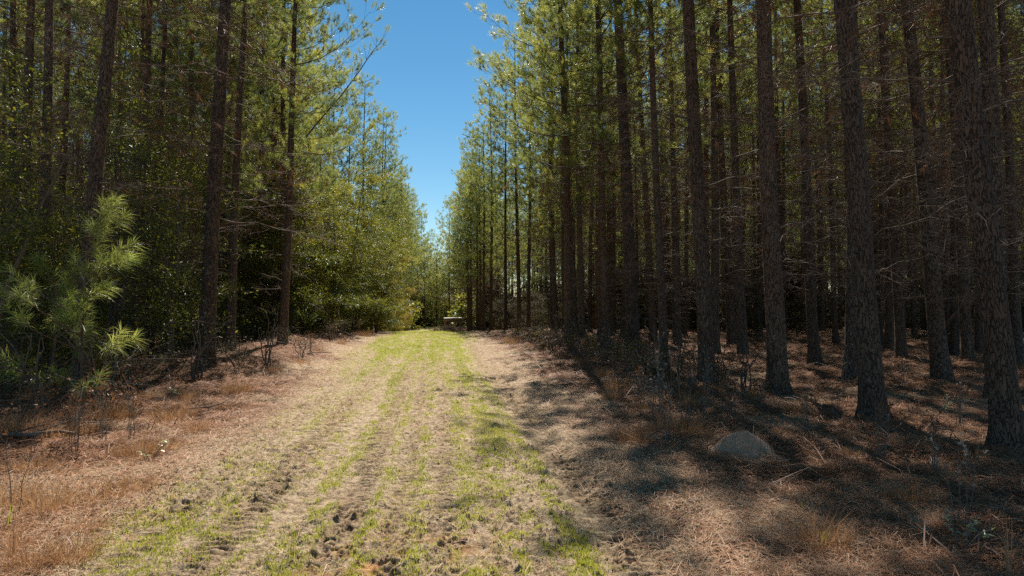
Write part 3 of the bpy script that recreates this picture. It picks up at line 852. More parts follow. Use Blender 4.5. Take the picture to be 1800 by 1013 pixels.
B_TALL = [broad_parts(random.uniform(7.5, 9.5), random.uniform(2.4, 3.0), 17000, stems=2, base=.10) for _ in range(3)]
B_OPEN = [broad_parts(random.uniform(6.5, 8.5), random.uniform(2.2, 2.8), 6000, stems=3, base=.14) for _ in range(3)]
B_BUSH = [broad_parts(random.uniform(3.0, 4.0), random.uniform(1.6, 2.1), 8000, stems=4, base=.06) for _ in range(3)]
B_GOLD = [broad_parts(6.0, 2.3, 10000, stems=3, base=.08, mat_='leaf_gold')]
B_FAR = [broad_parts(3.6, 2.0, 1900, lw=(.24, .12), stems=3, base=.04) for _ in range(3)]
B_BROWN = [broad_parts(random.uniform(3.0, 4.2), random.uniform(1.5, 2.0), 6000, stems=5, base=.05, mat_='brush') for _ in range(2)]
B_LOW = [broad_parts(random.uniform(.8, 1.2), .7, 600, lw=(.05, .022), stems=4, base=.15, mat_='leaf_gold') for _ in range(2)]
GB = 'glossy evergreen trees under the left pines'
LB = [(25, 14, 0), (110, 18, 1), (200, 15.5, 0), (255, 21, 2), (320, 25, 1), (440, 27, 0), (470, 33, 2), (520, 29, 0), (580, 35, 1), (640, 36, 2), (672, 44, 0), (480, 27, 1), (545, 32, 0), (600, 33, 2), (560, 41, 1), (628, 41, 0), (668, 38, 1), (690, 52, 2), (655, 49, 0), (300, 17.5, 2), (60, 23, 2), (160, 26, 0), (380, 36, 2), (-20, 11.5, 1)]
LBL = ['evergreen tree with glinting leaves at the far left edge', 'evergreen tree with glinting leaves behind the young pine', 'dark leafy tree between the tall pine and the dark pine on the left',
       'leafy tree filling the gap behind the slim leaning pine', 'leafy tree left of the stout verge pine', 'bushy evergreen right behind the two verge pines', 'evergreen tree deep behind the thinner verge pine',
       'evergreen spreading sunlit sprays over the left straw bank', 'evergreen with yellow-green tips beyond the straw bank', 'wide leafy tree overhanging the left edge of the track', 'leafy tree nearest the far left end of the track', 'sunlit leafy tree in front of the left edge pines, nearest the stout pine', 'sunlit leafy tree in front of the left edge pines above the straw bank', 'sunlit leafy tree reaching lowest over the left straw bank',
       'leafy tree behind the sunlit boughs on the left', 'yellow-green leafy tree toward the far end of the left straw bank', 'leafy tree leaning farthest out over the left of the track', 'small leafy tree at the far left bend of the trees', 'leafy tree between the far left edge pines',
       'glossy leafed tree close to the stout pine, on its near side', 'leafy tree deep behind the far left dark pine', 'leafy tree deep between the two dark left pines', 'leafy tree deep in shade beyond the verge pines', 'leafy boughs entering at the left border']
for (px, d, k), lab in zip(LB, LBL):
    x, y = along(px, d)
    if x > -4.6: x = -4.6 - random.uniform(0, .5)
    place_broad((B_OPEN if px < 430 else B_TALL)[k][0], 'evergreen_tree', x, y, random.uniform(.85, 1.1), lab, 'tree', GB)
GBU = 'dark leafy bushes among the left trunks'
for i, (px, d) in enumerate([(30, 17), (180, 20), (270, 24), (340, 22), (430, 31), (480, 28), (540, 34), (590, 33), (640, 39), (670, 45), (690, 52), (90, 13), (230, 30), (420, 42), (700, 47), (550, 46), (130, 33), (330, 40)]):
    x, y = along(px, d)
    if x > -6.2: x = -6.2 - random.uniform(0, .6)
    place_broad(B_BUSH[i % 3][0], 'evergreen_bush', x, y, random.uniform(.8, 1.2), f'dark leafy bush low among the left trunks, {ordn(i + 1)} of the thicket', 'bush', GBU)
for i, (px, d) in enumerate([(662, 42), (722, 58), (738, 64), (745, 52)]):
    x, y = along(px, d); x = min(x, -3.6)
    place_broad(B_GOLD[0][0], 'yellowing_tree', x, y, [1.0, .9, .8, .6][i],
                ['yellow-green broadleaf tree glowing at the left side of the track', 'yellowing tree at the far left end of the track', 'small yellowing tree closing the left of the far clearing', 'low golden sapling beside the far track end'][i], 'tree', 'yellowing trees by the track end')
# right-hand understory, sparse and deep
for i, (px, d) in enumerate([(1010, 40), (1120, 38), (1290, 34), (1330, 30), (1420, 36), (1520, 33), (1640, 30), (1730, 34), (1210, 44), (1580, 42), (930, 46), (1070, 50), (1450, 48), (1760, 24), (880, 56)]):
    x, y = along(px, d)
    place_broad(B_BROWN[i % 2][0], 'woodland_bush', x, y, random.uniform(.6, 1.1), f'brownish leafy bush deep under the right stand, {ordn(i + 1)} of its scattered shrubs', 'bush', 'shrubs under the right stand')

# ------------------------------------------------------------------ far woods: one mass
def far_woods():
    nd = MB(); tr = MB(); lf = MB(); br = MB()
    spots = []
    for _ in range(6000):
        a = R.uniform(-.80, .80); d = 46 + 60 * R.random() ** 1.3
        p = (Fv * [1, 1, 0] + a * Rv) * d
        if -5.6 < p[0] < 5.2 and p[1] < 94: continue
        if abs(p[0]) < 11 and p[1] < 90: continue
        if any((p[0] - q[0]) ** 2 + (p[1] - q[1]) ** 2 < 5.5 for q in spots): continue
        spots.append(p)
        if len(spots) >= 420: break
    # the trees that close the end of the track
    for px, d in [(752, 104), (762, 112), (772, 108), (781, 115), (790, 106), (800, 110), (812, 104), (744, 98), (767, 120), (786, 122), (730, 100), (825, 100)]:
        spots.append((Fv * [1, 1, 0] + (px - 900) / FPX * Rv) * d)
    for i, p in enumerate(spots):
        end = i >= len(spots) - 12
        parts = lowres[i % 2][1]
        s = random.uniform(.85, 1.1) * (.6 if end else 1); a = random.uniform(0, 6.28); ca, sa = math.cos(a) * s, math.sin(a) * s
        m = np.array([[ca, -sa, 0, p[0]], [sa, ca, 0, p[1]], [0, 0, s, gz(p[0], p[1])]])
        nd.merge(parts[0], m); tr.merge(parts[2], m)
        if i % 3 != 2 or end:
            s *= random.uniform(.9, 1.6); b = B_FAR[i % 3][1]; tgt = br if p[0] > 6 else lf
            m2 = np.array([[s, 0, 0, p[0] + 1.2], [0, s, 0, p[1] - 1], [0, 0, s, gz(p[0], p[1])]])
            tgt.merge(b[0], m2)
    for _ in range(230):
        a = R.uniform(-.80, .80); d = R.uniform(70, 128)
        p = (Fv * [1, 1, 0] + a * Rv) * d
        if -4.5 < p[0] < 3.5 and p[1] < 96: continue
        s = random.uniform(1.0, 1.8)
        (br if p[0] > 6 else lf).merge(B_FAR[random.randint(0, 2)][1][0], np.array([[s, 0, 0, p[0]], [0, s, 0, p[1]], [0, 0, s, gz(p[0], p[1]) - .1]]))
    o = link('distant_woods', nd.mesh('distant_pine_crowns', M['needle'])); tag(o, 'distant pine woods closing off the end of the track', 'woods', kind='stuff')
    link('trunks', tr.mesh('distant_trunks', M['bark'], True), o)['kind'] = 'stuff'
    link('brush', br.mesh('distant_brush', M['brush']), o)['kind'] = 'stuff'
    link('undergrowth', lf.mesh('distant_undergrowth', M['leaf']), o)['kind'] = 'stuff'
far_woods()
for i, (x, y) in enumerate([(7.5, 52), (9.5, 58), (7.2, 63), (10.5, 67), (7.8, 72), (9.2, 78), (7.0, 83), (10.8, 86), (6.4, 90), (12.5, 60), (12.8, 74), (8.4, 94)]):
    place_broad(B_BROWN[i % 2][0], 'woodland_bush', x, y, random.uniform(.8, 1.25), f'leafy bush behind the far right edge pines, {ordn(i + 1)} toward the track end', 'bush', 'bushes behind the far right edge pines')
for i, (px, d) in enumerate([(746, 88), (757, 101), (768, 94), (779, 108), (763, 116), (790, 99), (752, 110), (803, 112), (774, 122), (741, 104), (814, 103), (733, 96)]):
    x, y = along(px, d)
    place_pine(P_EDGE[i % 4], x, y, random.uniform(.50, .64), label=f'far pine standing across the end of the track, {ordn(i + 1)} of that group', group='far pines closing the track end')
for i, (px, d) in enumerate([(738, 92), (752, 97), (764, 102), (775, 96), (788, 100), (800, 95), (812, 99), (826, 94), (840, 97), (726, 97), (770, 108), (795, 110)]):
    x, y = along(px, d)
    q = (B_TALL + B_GOLD + B_BUSH)[[0, 3, 1, 4, 3, 2, 5, 0, 6, 1, 2, 3][i]][0]
    place_broad(q, 'leafy_tree', x, y, random.uniform(.8, 1.15), f'leafy tree closing the end of the track, {ordn(i + 1)} of that clump', 'tree', 'leafy trees closing the track end')

# ------------------------------------------------------------------ young pines on the left verge
def young_pine(H, seed, nbr, reach, bias=None):
    random.seed(seed)
    st = MB(); fo = MB(); br = MB()
    n = 10; t = np.linspace(0, 1, n)
    path = np.stack([.05 * np.sin(t * 4 + seed), .04 * np.sin(t * 3), t * H - .05], 1)
    tube(st, path, np.linspace(.026, .007, n), 8)
    P, A, L, T = [], [], [], []
    for b in range(nbr):
        f = .10 + .88 * (b + random.random()) / nbr
        o = np.array([np.interp(f, t, path[:, c]) for c in range(3)])
        az = random.uniform(0, 2 * PI)
        if bias is not None and random.random() < .5: az = bias + random.gauss(0, .5)
        Lb = reach * (1.1 - .75 * f) * random.uniform(.55, 1.1)
        el = .1 + .7 * f
        hd = np.array([math.cos(az) * math.cos(el), math.sin(az) * math.cos(el), math.sin(el)])
        q = np.linspace(0, 1, 6)
        pts = o + q[:, None] * Lb * hd + np.stack([0 * q, 0 * q, .18 * Lb * q ** 2], 1) + R.normal(0, .015, (6, 3)) * q[:, None]
        tube(st, pts, np.linspace(.011, .005, 6), 5)
        tone = random.uniform(.35, .7)
        P.append(pts[4]); A.append(pts[5] - pts[4]); L.append(np.linalg.norm(pts[5] - pts[4])); T.append(tone)
        P.append(pts[5]); A.append(pts[5] - pts[4] + np.array([0, 0, .04])); L.append(.16); T.append(tone + .1)
        for tw in range(random.randint(0, 2)):
            sq = random.uniform(.45, .95); c = np.array([np.interp(sq, q, pts[:, k]) for k in range(3)])
            side = np.array([-hd[1], hd[0], 0]) * random.choice((-1, 1))
            td = hd * .8 + side * .7 + np.array([0, 0, .25]); td /= np.linalg.norm(td); tl = random.uniform(.15, .4) * (.5 + .5 * Lb)
            tube(st, [c, c + td * tl], [.005, .004], 4)
            P.append(c + td * tl * .3); A.append(td); L.append(tl * .75); T.append(tone); P.append(c + td * tl); A.append(td); L.append(.10); T.append(tone)
    P.append(path[-1] - [0, 0, .2]); A.append([0, 0, 1]); L.append(.3); T.append(.6)
    needles(fo, P, A, np.array(L), 44, .22, .0052, (.45, 1.3), np.array(T), droop=.25, seg=2)
    o = link('young_pine', None)
    link('trunk', st.mesh('young_pine_trunk', M['limb'], True), o)
    c = link('crown', fo.mesh('young_pine_crown', M['needle_young']), o)
    return o
for px, py, H, seed, nb, rc, lab in [(146, 726, 2.7, 3, 19, 1.15, 'bushy young pine with long bright needles on the left verge'), (88, 712, 2.0, 5, 12, .75, 'smaller young pine half hidden left of the bushy young pine')]:
    x, y = at(px, py); o = young_pine(H, seed, nb, rc, bias=-.3); o.location = (x, y, gz(x, y)); tag(o, lab, 'tree', 'young pines on the left verge')
random.seed(11)

# ------------------------------------------------------------------ dry tufts and weeds
def tuft_mesh(h, n, spread, mt, w=.004, droop=.35):
    mb = MB(); a = R.random(n) * 2 * PI; r = R.random(n) ** .7 * spread * .25
    P0 = np.stack([np.cos(a) * r, np.sin(a) * r, np.full(n, -.02)], 1)
    ln = np.clip(R.normal(.42, .28, n), .03, 1.2); l = h * R.uniform(.5, 1.15, n); a2 = a + R.normal(0, .7, n)
    D = np.stack([np.cos(a2) * np.sin(ln), np.sin(a2) * np.sin(ln), np.cos(ln)], 1)
    S = norm(np.cross(D, R.standard_normal((n, 3)))) * w / 2
    P1 = P0 + D * (l * .55)[:, None]; P2 = P0 + D * l[:, None] + np.stack([np.cos(a2), np.sin(a2), 0 * a2], 1) * (l * .22)[:, None]; P2[:, 2] -= droop * l * np.sin(ln)
    k = np.arange(n) * 5
    mb.add(np.stack([P0 - S, P0 + S, P1 - S, P1 + S, P2], 1).reshape(-1, 3), np.stack([k + 2, k + 3, k + 4], -1), np.stack([k, k + 1, k + 3, k + 2], -1), np.repeat(np.clip(.5 + R.normal(0, .22, n), 0, 1), 5))
    return mb.mesh('dry_tuft', M[mt])
TUFT = [tuft_mesh(.36, 300, .9, 'dry_grass', .004), tuft_mesh(.46, 360, 1.2, 'dry_grass', .004), tuft_mesh(.28, 320, 1.2, 'dry_grass', .004), tuft_mesh(.24, 200, .6, 'dry_grass', .004)]
GT = 'dry grass tufts on the verges'
def put(name, me, px, py, s, label, cat, group):
    x, y = at(px, py); o = link(name, me); o.location = (x, y, float(gzf([x], [y])[0]) - .01)
    o.rotation_euler = (0, 0, random.uniform(0, 6.28)); o.scale = (s, s, s * random.uniform(.8, 1.2))
    return tag(o, label, cat, group)
TL = [(60, 700), (30, 760), (95, 770), (150, 760), (215, 735), (245, 800), (285, 790), (120, 830), (55, 830), (20, 890), (170, 880), (150, 935), (80, 900), (300, 740), (235, 860), (40, 960), (115, 985), (60, 1000), (10, 940), (190, 800), (330, 700), (180, 740), (260, 705), (15, 830), (345, 760), (420, 690), (530, 640), (560, 610), (600, 600), (640, 592), (480, 655), (395, 720)]
for i, (px, py) in enumerate(TL):
    put('dry_grass_tuft', TUFT[i % 4], px, py, random.uniform(.6, 1.05) * (.7 if py > 880 else 1), f'brown dry grass tuft on the left verge, {ordn(i + 1)} of the scattered clumps', 'grass tuft', GT)
TR = [(1150, 760), (1140, 700), (1220, 720), (1090, 690), (1110, 650), (1190, 680), (1215, 755), (1210, 700), (1060, 660), (1160, 730), (1230, 770), (1320, 700), (1440, 965), (1395, 725), (1500, 800), (1590, 880), (1110, 780), (1030, 640), (985, 630), (930, 612), (900, 605), (870, 598), (1300, 660), (1240, 695), (1180, 640), (1270, 690), (1130, 720), (1075, 700), (1205, 765), (1000, 618)]
for i, (px, py) in enumerate(TR):
    put('dry_grass_tuft', TUFT[(i + 1) % 4], px, py, (random.uniform(.55, .95) if i != 12 else .6), 'orange dry grass tuft with green blades at the shade edge near the camera' if i == 12 else f'brown dry grass tuft on the right verge, {ordn(i + 1)} of the scattered clumps', 'grass tuft', GT)

def stalk_weed(h, nst, fluff, side_br=4):
    st = MB(); fl = MB(); P = []; D = []
    for s in range(nst):
        a = random.uniform(0, 6.28); b = random.uniform(0, .18); n = 7; t = np.linspace(0, 1, n); hh = h * random.uniform(.7, 1)
        pts = np.stack([math.cos(a) * (.03 + b * t * hh) + R.normal(0, .008, n).cumsum(), math.sin(a) * (.03 + b * t * hh) + R.normal(0, .008, n).cumsum(), t * hh - .02], 1)
        tube(st, pts, np.linspace(.0045, .002, n), 4)
        for k in range(side_br):
            f = random.uniform(.5, 1); o = np.array([np.interp(f, t, pts[:, c]) for c in range(3)])
            d = np.array([random.gauss(0, .5), random.gauss(0, .5), .8]); e = o + d / np.linalg.norm(d) * random.uniform(.06, .2)
            tube(st, [o, e], [.002, .0014], 3); P.append(e); D.append(d)
    P = np.array(P); D = np.array(D)
    needles(fl, P, D, .02, 14, .022, .006, (.3, 1.5)) if fluff else leaves(fl, np.repeat(P, 3, 0), np.repeat(D, 3, 0), .045, .016)
    return st, fl
def weed(px, py, h, nst, fluff, label, mt=None, name='dry_weed'):
    st, fl = stalk_weed(h, nst, fluff); x, y = at(px, py)
    o = link(name, None); o.location = (x, y, gz(x, y)); tag(o, label, 'weed', 'dry weeds along the verges')
    link('stalk', st.mesh('weed_stalk', M['stem']), o); link('seed_sprays' if fluff else 'leaves', fl.mesh('weed_head', M[mt or ('seed_fluff' if fluff else 'dead_needle')]), o)
weed(1162, 722, 1.35, 3, True, 'tall weed with white seed heads in front of the slim pine')
weed(1148, 745, .62, 8, True, 'bushy weed with pale seed heads beside the track')
weed(1205, 742, .95, 4, False, 'thin dry stalks right of the white seeded weed')
weed(1232, 735, .8, 3, False, 'pair of dry stalks in front of the upright furrowed pine')
weed(1090, 690, .6, 7, False, 'rusty leafed weed clump at the right shade edge')
weed(1335, 830, .55, 1, False, 'single dry stalk in front of the sand mound')
weed(1692, 930, .62, 4, True, 'silvery dead weed in the foreground shade')
weed(55, 800, .55, 2, False, 'orange dry stalk at the left verge')
weed(28, 905, .6, 2, False, 'leaning dry stalk near the left border')
weed(255, 610 + 90, .7, 3, False, 'dry weed beside the young pine')
weed(1470, 735, .5, 4, False, 'dead twiggy weed at the foot of the reddish pine')
weed(1605, 740, .55, 3, False, 'dead weed in the sunlit straw')
weed(330, 672, .5, 3, True, 'small pale seeded weed near the stout verge pine')
weed(356, 668, .45, 3, True, 'pale seeded weed at the foot of the stout verge pine')
weed(1060, 640, .9, 4, True, 'seeded weed in shade below the narrow pine')
weed(1010, 628, .8, 5, False, 'dry brush under the lowest right crown')
weed(1725, 700, .6, 3, False, 'dead stalks between the two right pines')

WEEDP = [stalk_weed(.7, 6, False, 6), stalk_weed(.9, 4, True, 5), stalk_weed(.5, 9, False, 5)]
WEEDM = [(a.mesh('weed_stalk', M['stem']), b.mesh('weed_head', M['seed_fluff' if k == 1 else 'dead_needle'])) for k, (a, b) in enumerate(WEEDP)]
for i, (px, py) in enumerate([(1030, 632), (1075, 645), (1110, 665), (1140, 672), (1180, 700), (1120, 700), (1215, 690), (1255, 715), (1290, 735), (985, 618), (950, 610), (1340, 720), (1420, 760), (1180, 775), (1550, 800), (1640, 830), (1480, 690), (1590, 680), (1690, 760), (915, 600), (80, 745), (180, 775), (130, 800), (230, 770), (300, 715), (590, 598), (630, 590), (545, 612)]):
    x, y = at(px, py); o = link('dry_weed', None); o.location = (x, y, gz(x, y)); o.rotation_euler = (0, 0, random.uniform(0, 6.28)); o.scale = (random.uniform(.8, 1.2),) * 3
    k = i % 3 if px > 800 else 0
    tag(o, f'{["rusty", "white seeded", "bushy rusty"][k]} dry weed on the {"right" if px > 800 else "left"} verge, {ordn(i + 1)} of the scattered stalks', 'weed', 'scattered dry weeds')
    link('stalk', WEEDM[k][0], o); link('seed_sprays' if k == 1 else 'leaves', WEEDM[k][1], o)

def pale_plant(px, py, h, label, n=3):
    st = MB(); fo = MB(); P = []; D = []
    for s in range(n):
        a = random.uniform(0, 6.28); e = np.array([math.cos(a) * .18, math.sin(a) * .18, h * random.uniform(.6, 1)])
        tube(st, [[0, 0, -.02], e * .55 + [0, 0, .03], e], [.005, .004, .003], 4)
        for k in range(9):
            f = random.uniform(.45, 1.05); d = R.normal(0, 1, 3); d[2] = abs(d[2]) * .3; P.append(e * f); D.append(d)
    leaves(fo, np.array(P), np.array(D), .045, .022, .6, .75)
    x, y = at(px, py); o = link('leafy_seedling', None); o.location = (x, y, float(gzf([x], [y])[0])); tag(o, label, 'plant', 'pale leaved seedlings')
    link('stem', st.mesh('seedling_stem', M['stem']), o); link('leaves', fo.mesh('seedling_leaves', M['pale_leaf']), o)
pale_plant(1690, 965, .22, 'pale green leafed seedling in the right foreground shade', 4)
pale_plant(1650, 950, .16, 'low pale leafed sprig left of the foreground seedling', 3)
pale_plant(1650, 735, .3, 'small leafy seedling in the sunlit straw', 3)
pale_plant(320, 700, .25, 'small leafy sprig on the left verge', 3)
pale_plant(1290, 660, .28, 'leafy sprig beside the mound pine', 3)
pale_plant(265, 808, .2, 'greenish sprig in the left foreground straw', 3)
for i, (px, py, s) in enumerate([(1125, 650, .9), (1155, 665, .8), (1040, 622, .9), (955, 606, .9), (1100, 655, .7), (920, 597, .8)]):
    x, y = at(px, py)
    place_broad(B_LOW[i % 2][0], 'low_shrub', x, y, s, ['olive leafed low shrub before the dark right pines', 'olive low shrub close to the slim pine', 'low shrub in the shade below the narrow pine', 'low shrub midway along the right verge', 'rusty low shrub among the verge weeds', 'low shrub at the far right verge'][i], 'shrub', 'low shrubs on the right verge')

B_BRUSH = [broad_parts(random.uniform(.9, 1.5), .8, 700, lw=(.05, .022), stems=5, base=.1, mat_='brush') for _ in range(3)]
for i, (px, py) in enumerate([(1080, 636), (1020, 622), (970, 610), (1140, 655), (1195, 660), (1230, 690), (935, 604), (905, 598), (1270, 668), (1160, 690), (1105, 645), (1310, 690), (300, 660), (230, 690), (180, 720), (420, 640), (470, 625), (60, 735), (530, 612), (580, 602), (345, 668)]):
    x, y = at(px, py)
    place_broad(B_BRUSH[i % 3][0], 'woodland_shrub', x, y, random.uniform(.7, 1.15), f'dark twiggy brush clump at the {"right" if px > 800 else "left"} forest edge, {ordn(i + 1)} of the edge brush', 'shrub', 'dark brush along the forest edge')

# foreground orange blades at lower right
def blades(px, py, h, n, label, mt='dry_grass'):
    mb = MB()
    for k in range(n):
        a = random.uniform(0, 6.28); b = random.uniform(.02, .16); t = np.linspace(0, 1, 6); hh = h * random.uniform(.6, 1)
        p = np.stack([math.cos(a) * (.02 + b * hh * t ** 1.6) , math.sin(a) * (.02 + b * hh * t ** 1.6), t * hh - .02], 1)
        S = np.array([math.sin(a + .6), -math.cos(a + .6), 0]) * .0055
        w = (1 - .75 * t)[:, None]
        v = np.concatenate([p - S * w, p + S * w]); i = np.arange(5)
        mb.add(v, None, np.stack([i, i + 6, i + 7, i + 1], -1), random.uniform(.25, .75))
    x, y = at(px, py); o = link('grass_clump', mb.mesh('grass_clump', M[mt])); o.location = (x, y, float(gzf([x], [y])[0])); tag(o, label, 'grass', 'tall grass clumps')
blades(1775, 1012, .42, 9, 'tall orange grass blades in the lower right corner')
blades(20, 985, .25, 8, 'yellowing grass clump at the lower left corner')
blades(10, 930, .22, 7, 'yellow-green grass blades at the left border', 'grass')
blades(1447, 962, .16, 9, 'green blades growing out of the orange tuft', 'grass')
blades(1415, 905, .13, 4, 'few green blades at the foreground shade edge', 'grass')

# fallen branches
def fallen(px, py, L, r, az, label):
    mb = MB(); n = 9; t = np.linspace(-.5, .5, n); p = np.stack([t * L * math.cos(az), t * L * math.sin(az), .04 + .03 * np.sin(t * 7)], 1) + R.normal(0, .012, (n, 3))
    tube(mb, p, np.linspace(r, r * .45, n), 7, cap=True, rough=.08)
    for k in range(4):
        o = p[random.randint(2, n - 2)]; d = np.array([math.cos(az + random.choice((-.7, .8))), math.sin(az + random.choice((-.7, .8))), random.uniform(.05, .5)])
        tube(mb, [o, o + d * L * .12, o + d * L * .26 + R.normal(0, .02, 3)], [r * .4, r * .3, r * .15], 4)
    x, y = at(px, py); o = link('fallen_branch', mb.mesh('fallen_branch', M['twig'], True)); o.location = (x, y, float(gzf([x], [y])[0])); tag(o, label, 'branch', 'fallen branches')
fallen(350, 722, 1.1, .018, .25, 'thin fallen branch on the straw left of the track')
fallen(15, 772, 1.3, .035, .2, 'thick fallen limb at the left border')
fallen(1275, 720, 1.2, .014, .6, 'bare fallen branch propped among the weeds')
fallen(1480, 660, 1.3, .015, .9, 'pale fallen branch in the sunlit straw')
fallen(1640, 655, 1.4, .018, .5, 'fallen limb in front of the second-row pine')
fallen(1760, 750, 1.0, .012, -.3, 'fallen stick by the nearest right pine')
fallen(540, 625, 1.4, .02, .1, 'fallen branch on the left straw bank')

# ------------------------------------------------------------------ sand mound
def mound():
    mb = MB(); nr, na = 26, 64
    r = np.linspace(0, 1, nr); a = np.arange(na) * 2 * PI / na
    rr, aa = np.meshgrid(r, a, indexing='ij')
    x = rr * np.cos(aa) * .52 * (1 + .08 * np.sin(2 * aa + 1)); y = rr * np.sin(aa) * .45
    z = .235 * (.72 * np.clip(np.cos(np.clip(rr * 1.35, 0, 1) * PI * .5), 0, 1) ** 1.15 + .28 * (1 - rr)) * (1 + .05 * np.cos(aa - .5)) - .03
    z = z + (fbm(x * 12 + 5, y * 12, 3, 3) - .5) * .075 * (0.2 + rr) + (fbm(x * 36, y * 36, 6, 2) - .5) * .024 * (.4 + rr)
    i = np.arange(nr - 1)[:, None] * na; j = np.arange(na)[None]; jn = (j + 1) % na
    mb.add(np.stack([x, y, z], -1), None, np.stack([i + j, i + na + j, i + na + jn, i + jn], -1).reshape(-1, 4))
    X, Y = at(1303, 792)
    o = link('sand_mound', mb.mesh('sand_mound', M['sand'], True)); o.location = (X, Y, gz(X, Y)); tag(o, 'small conical mound of grainy sand on the shaded straw', 'mound')
    for k, (dx, dy, s, lab) in enumerate([(-.12, -.43, .045, 'larger pale clod at the front foot of the sand mound'), (.02, -.50, .028, 'small clod in front of the sand mound'), (-.36, -.33, .03, 'small clod at the left foot of the sand mound')]):
        b = MB(); u = np.linspace(0, PI, 9); w = np.arange(12) * 2 * PI / 12; uu, ww = np.meshgrid(u, w, indexing='ij')
        q = s * (1 + .45 * (vnoise(uu * 1.7 + k * 9, ww * 1.2, 4) - .5))
        i = np.arange(8)[:, None] * 12; j = np.arange(12)[None]; jn = (j + 1) % 12
        b.add(np.stack([q * np.sin(uu) * np.cos(ww) * 1.2, q * np.sin(uu) * np.sin(ww), q * np.cos(uu) * .75], -1), None, np.stack([i + j, i + 12 + j, i + 12 + jn, i + jn], -1).reshape(-1, 4))
        c = link('clod', b.mesh('clod', M['sand'], True)); c.location = (X + dx, Y + dy, float(gzf([X + dx], [Y + dy])[0]) + s * .4); tag(c, lab, 'clod', 'clods by the sand mound')
mound()

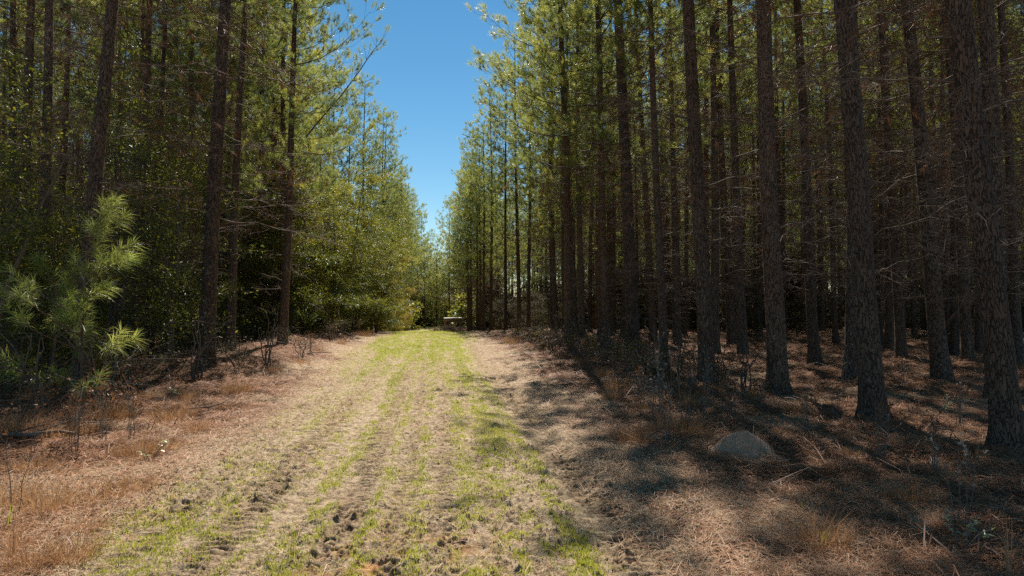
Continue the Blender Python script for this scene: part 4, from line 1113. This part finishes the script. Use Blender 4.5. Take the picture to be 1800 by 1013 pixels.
# ------------------------------------------------------------------ the little shed at the far end and the brush beside it
def box(mb, x0, x1, y0, y1, z0, z1):
    v = [(x, y, z) for z in (z0, z1) for y in (y0, y1) for x in (x0, x1)]
    mb.add(v, None, [(0, 2, 3, 1), (4, 5, 7, 6), (0, 1, 5, 4), (2, 6, 7, 3), (0, 4, 6, 2), (1, 3, 7, 5)])
def shed():
    x, y = along(797, 72); zz = gz(x, y)
    o = link('shed', None); o.location = (x, y, zz); o.rotation_euler = (0, 0, -yaw * .5)
    ztop = EYE - (560 - HY) / FPX * 72 - zz
    w = MB(); zw0, zw1 = ztop - .66, ztop - .34
    t = .04
    for yy in (-.8, .8):          # front and back wall with a long window opening each
        box(w, -.95, .95, yy - t, yy + t, 0, zw0); box(w, -.95, .95, yy - t, yy + t, zw1, ztop)
        box(w, -.95, -.62, yy - t, yy + t, zw0, zw1); box(w, .62, .95, yy - t, yy + t, zw0, zw1)
    for xx in (-.95 + t, .95 - t): box(w, xx - t, xx + t, -.8 + t, .8 - t, 0, ztop)
    link('wall', w.mesh('shed_wall', M['shed_wood']), o)
    r = MB(); s = np.linspace(-1.02, 1.02, 15); zz_ = .085 + .02 * np.sin(s * 2.2 + .5)
    for k in range(14):
        v = [(s[k], -1.0, ztop + zz_[k] - .05), (s[k + 1], -1.0, ztop + zz_[k + 1] - .05), (s[k + 1], 1.0, ztop + zz_[k + 1] - .05), (s[k], 1.0, ztop + zz_[k] - .05)]
        v += [(a, b, c + .045) for a, b, c in v]
        r.add(v, None, [(3, 2, 1, 0), (4, 5, 6, 7), (0, 1, 5, 4), (2, 3, 7, 6)] + ([(0, 4, 7, 3)] if k == 0 else []) + ([(1, 2, 6, 5)] if k == 13 else []))
    link('roof', r.mesh('shed_roof', M['roof_metal']), o)
    f = MB()
    for yy in (-.87,):
        box(f, -.66, .66, yy - .02, yy + .02, zw0 - .05, zw0); box(f, -.66, .66, yy - .02, yy + .02, zw1, zw1 + .05)
    link('window_frame', f.mesh('shed_window_frame', M['stem']), o)
    tag(o, 'small brown shed with a bright pale roof and long window opening at the track end', 'shed')
    # brush heap to its left
    b = MB()
    for k in range(420):
        a = R.uniform(0, 6.28); r_ = R.uniform(0, 1.0); c = np.array([math.cos(a) * r_ * 1.9 + .5, math.sin(a) * r_ * .8, max(0, (1 - r_)) * .5 * R.random()])
        d = R.normal(0, 1, 3); d[2] = abs(d[2]) * .5; d /= np.linalg.norm(d)
        tube(b, [c, c + d * .35, c + d * R.uniform(.5, 1.1) + R.normal(0, .06, 3)], [.022, .016, .008], 3)
    x2, y2 = along(780, 69)
    p = link('brush_pile', b.mesh('brush_pile', M['twig'])); p.location = (x2, y2, gz(x2, y2)); tag(p, 'tangled pile of dead branches left of the small shed', 'brush pile')
shed()

# ------------------------------------------------------------------ light
SUN_AZ, SUN_EL = math.radians(6), math.radians(49)
S = Vector((math.sin(SUN_AZ) * math.cos(SUN_EL), math.cos(SUN_AZ) * math.cos(SUN_EL), math.sin(SUN_EL)))
sl = bpy.data.lights.new('sun', 'SUN'); sl.energy = 5.0; sl.angle = math.radians(.53); sl.color = (1, .94, .84)
so = bpy.data.objects.new('sun', sl); C.objects.link(so); so.rotation_mode = 'QUATERNION'; so.rotation_quaternion = S.to_track_quat('Z', 'Y')
so.location = (20, 40, 60)
w = bpy.data.worlds.new('World'); bpy.context.scene.world = w; w.use_nodes = True
nt = w.node_tree; bg = nt.nodes['Background']
sk = nt.nodes.new('ShaderNodeTexSky'); sk.sky_type = 'NISHITA'; sk.sun_disc = False; sk.sun_elevation = SUN_EL; sk.sun_rotation = SUN_AZ
sk.air_density = 1.0; sk.dust_density = 0.0; sk.ozone_density = 1.5; sk.altitude = 300
hs = nt.nodes.new('ShaderNodeHueSaturation'); hs.inputs['Saturation'].default_value = 1.28; hs.inputs['Hue'].default_value = .488
nt.links.new(sk.outputs[0], hs.inputs['Color']); nt.links.new(hs.outputs[0], bg.inputs[0]); bg.inputs[1].default_value = .060

sc = bpy.context.scene
sc.view_settings.view_transform = 'Standard'; sc.view_settings.look = 'None'; sc.view_settings.exposure = .80; sc.view_settings.gamma = 1
sc.cycles.max_bounces = 8; sc.cycles.diffuse_bounces = 3; sc.cycles.glossy_bounces = 2; sc.cycles.transmission_bounces = 4
sc.cycles.sample_clamp_indirect = 4
sc.cycles.use_denoising = False; sc.cycles.denoising_prefilter = 'NONE'
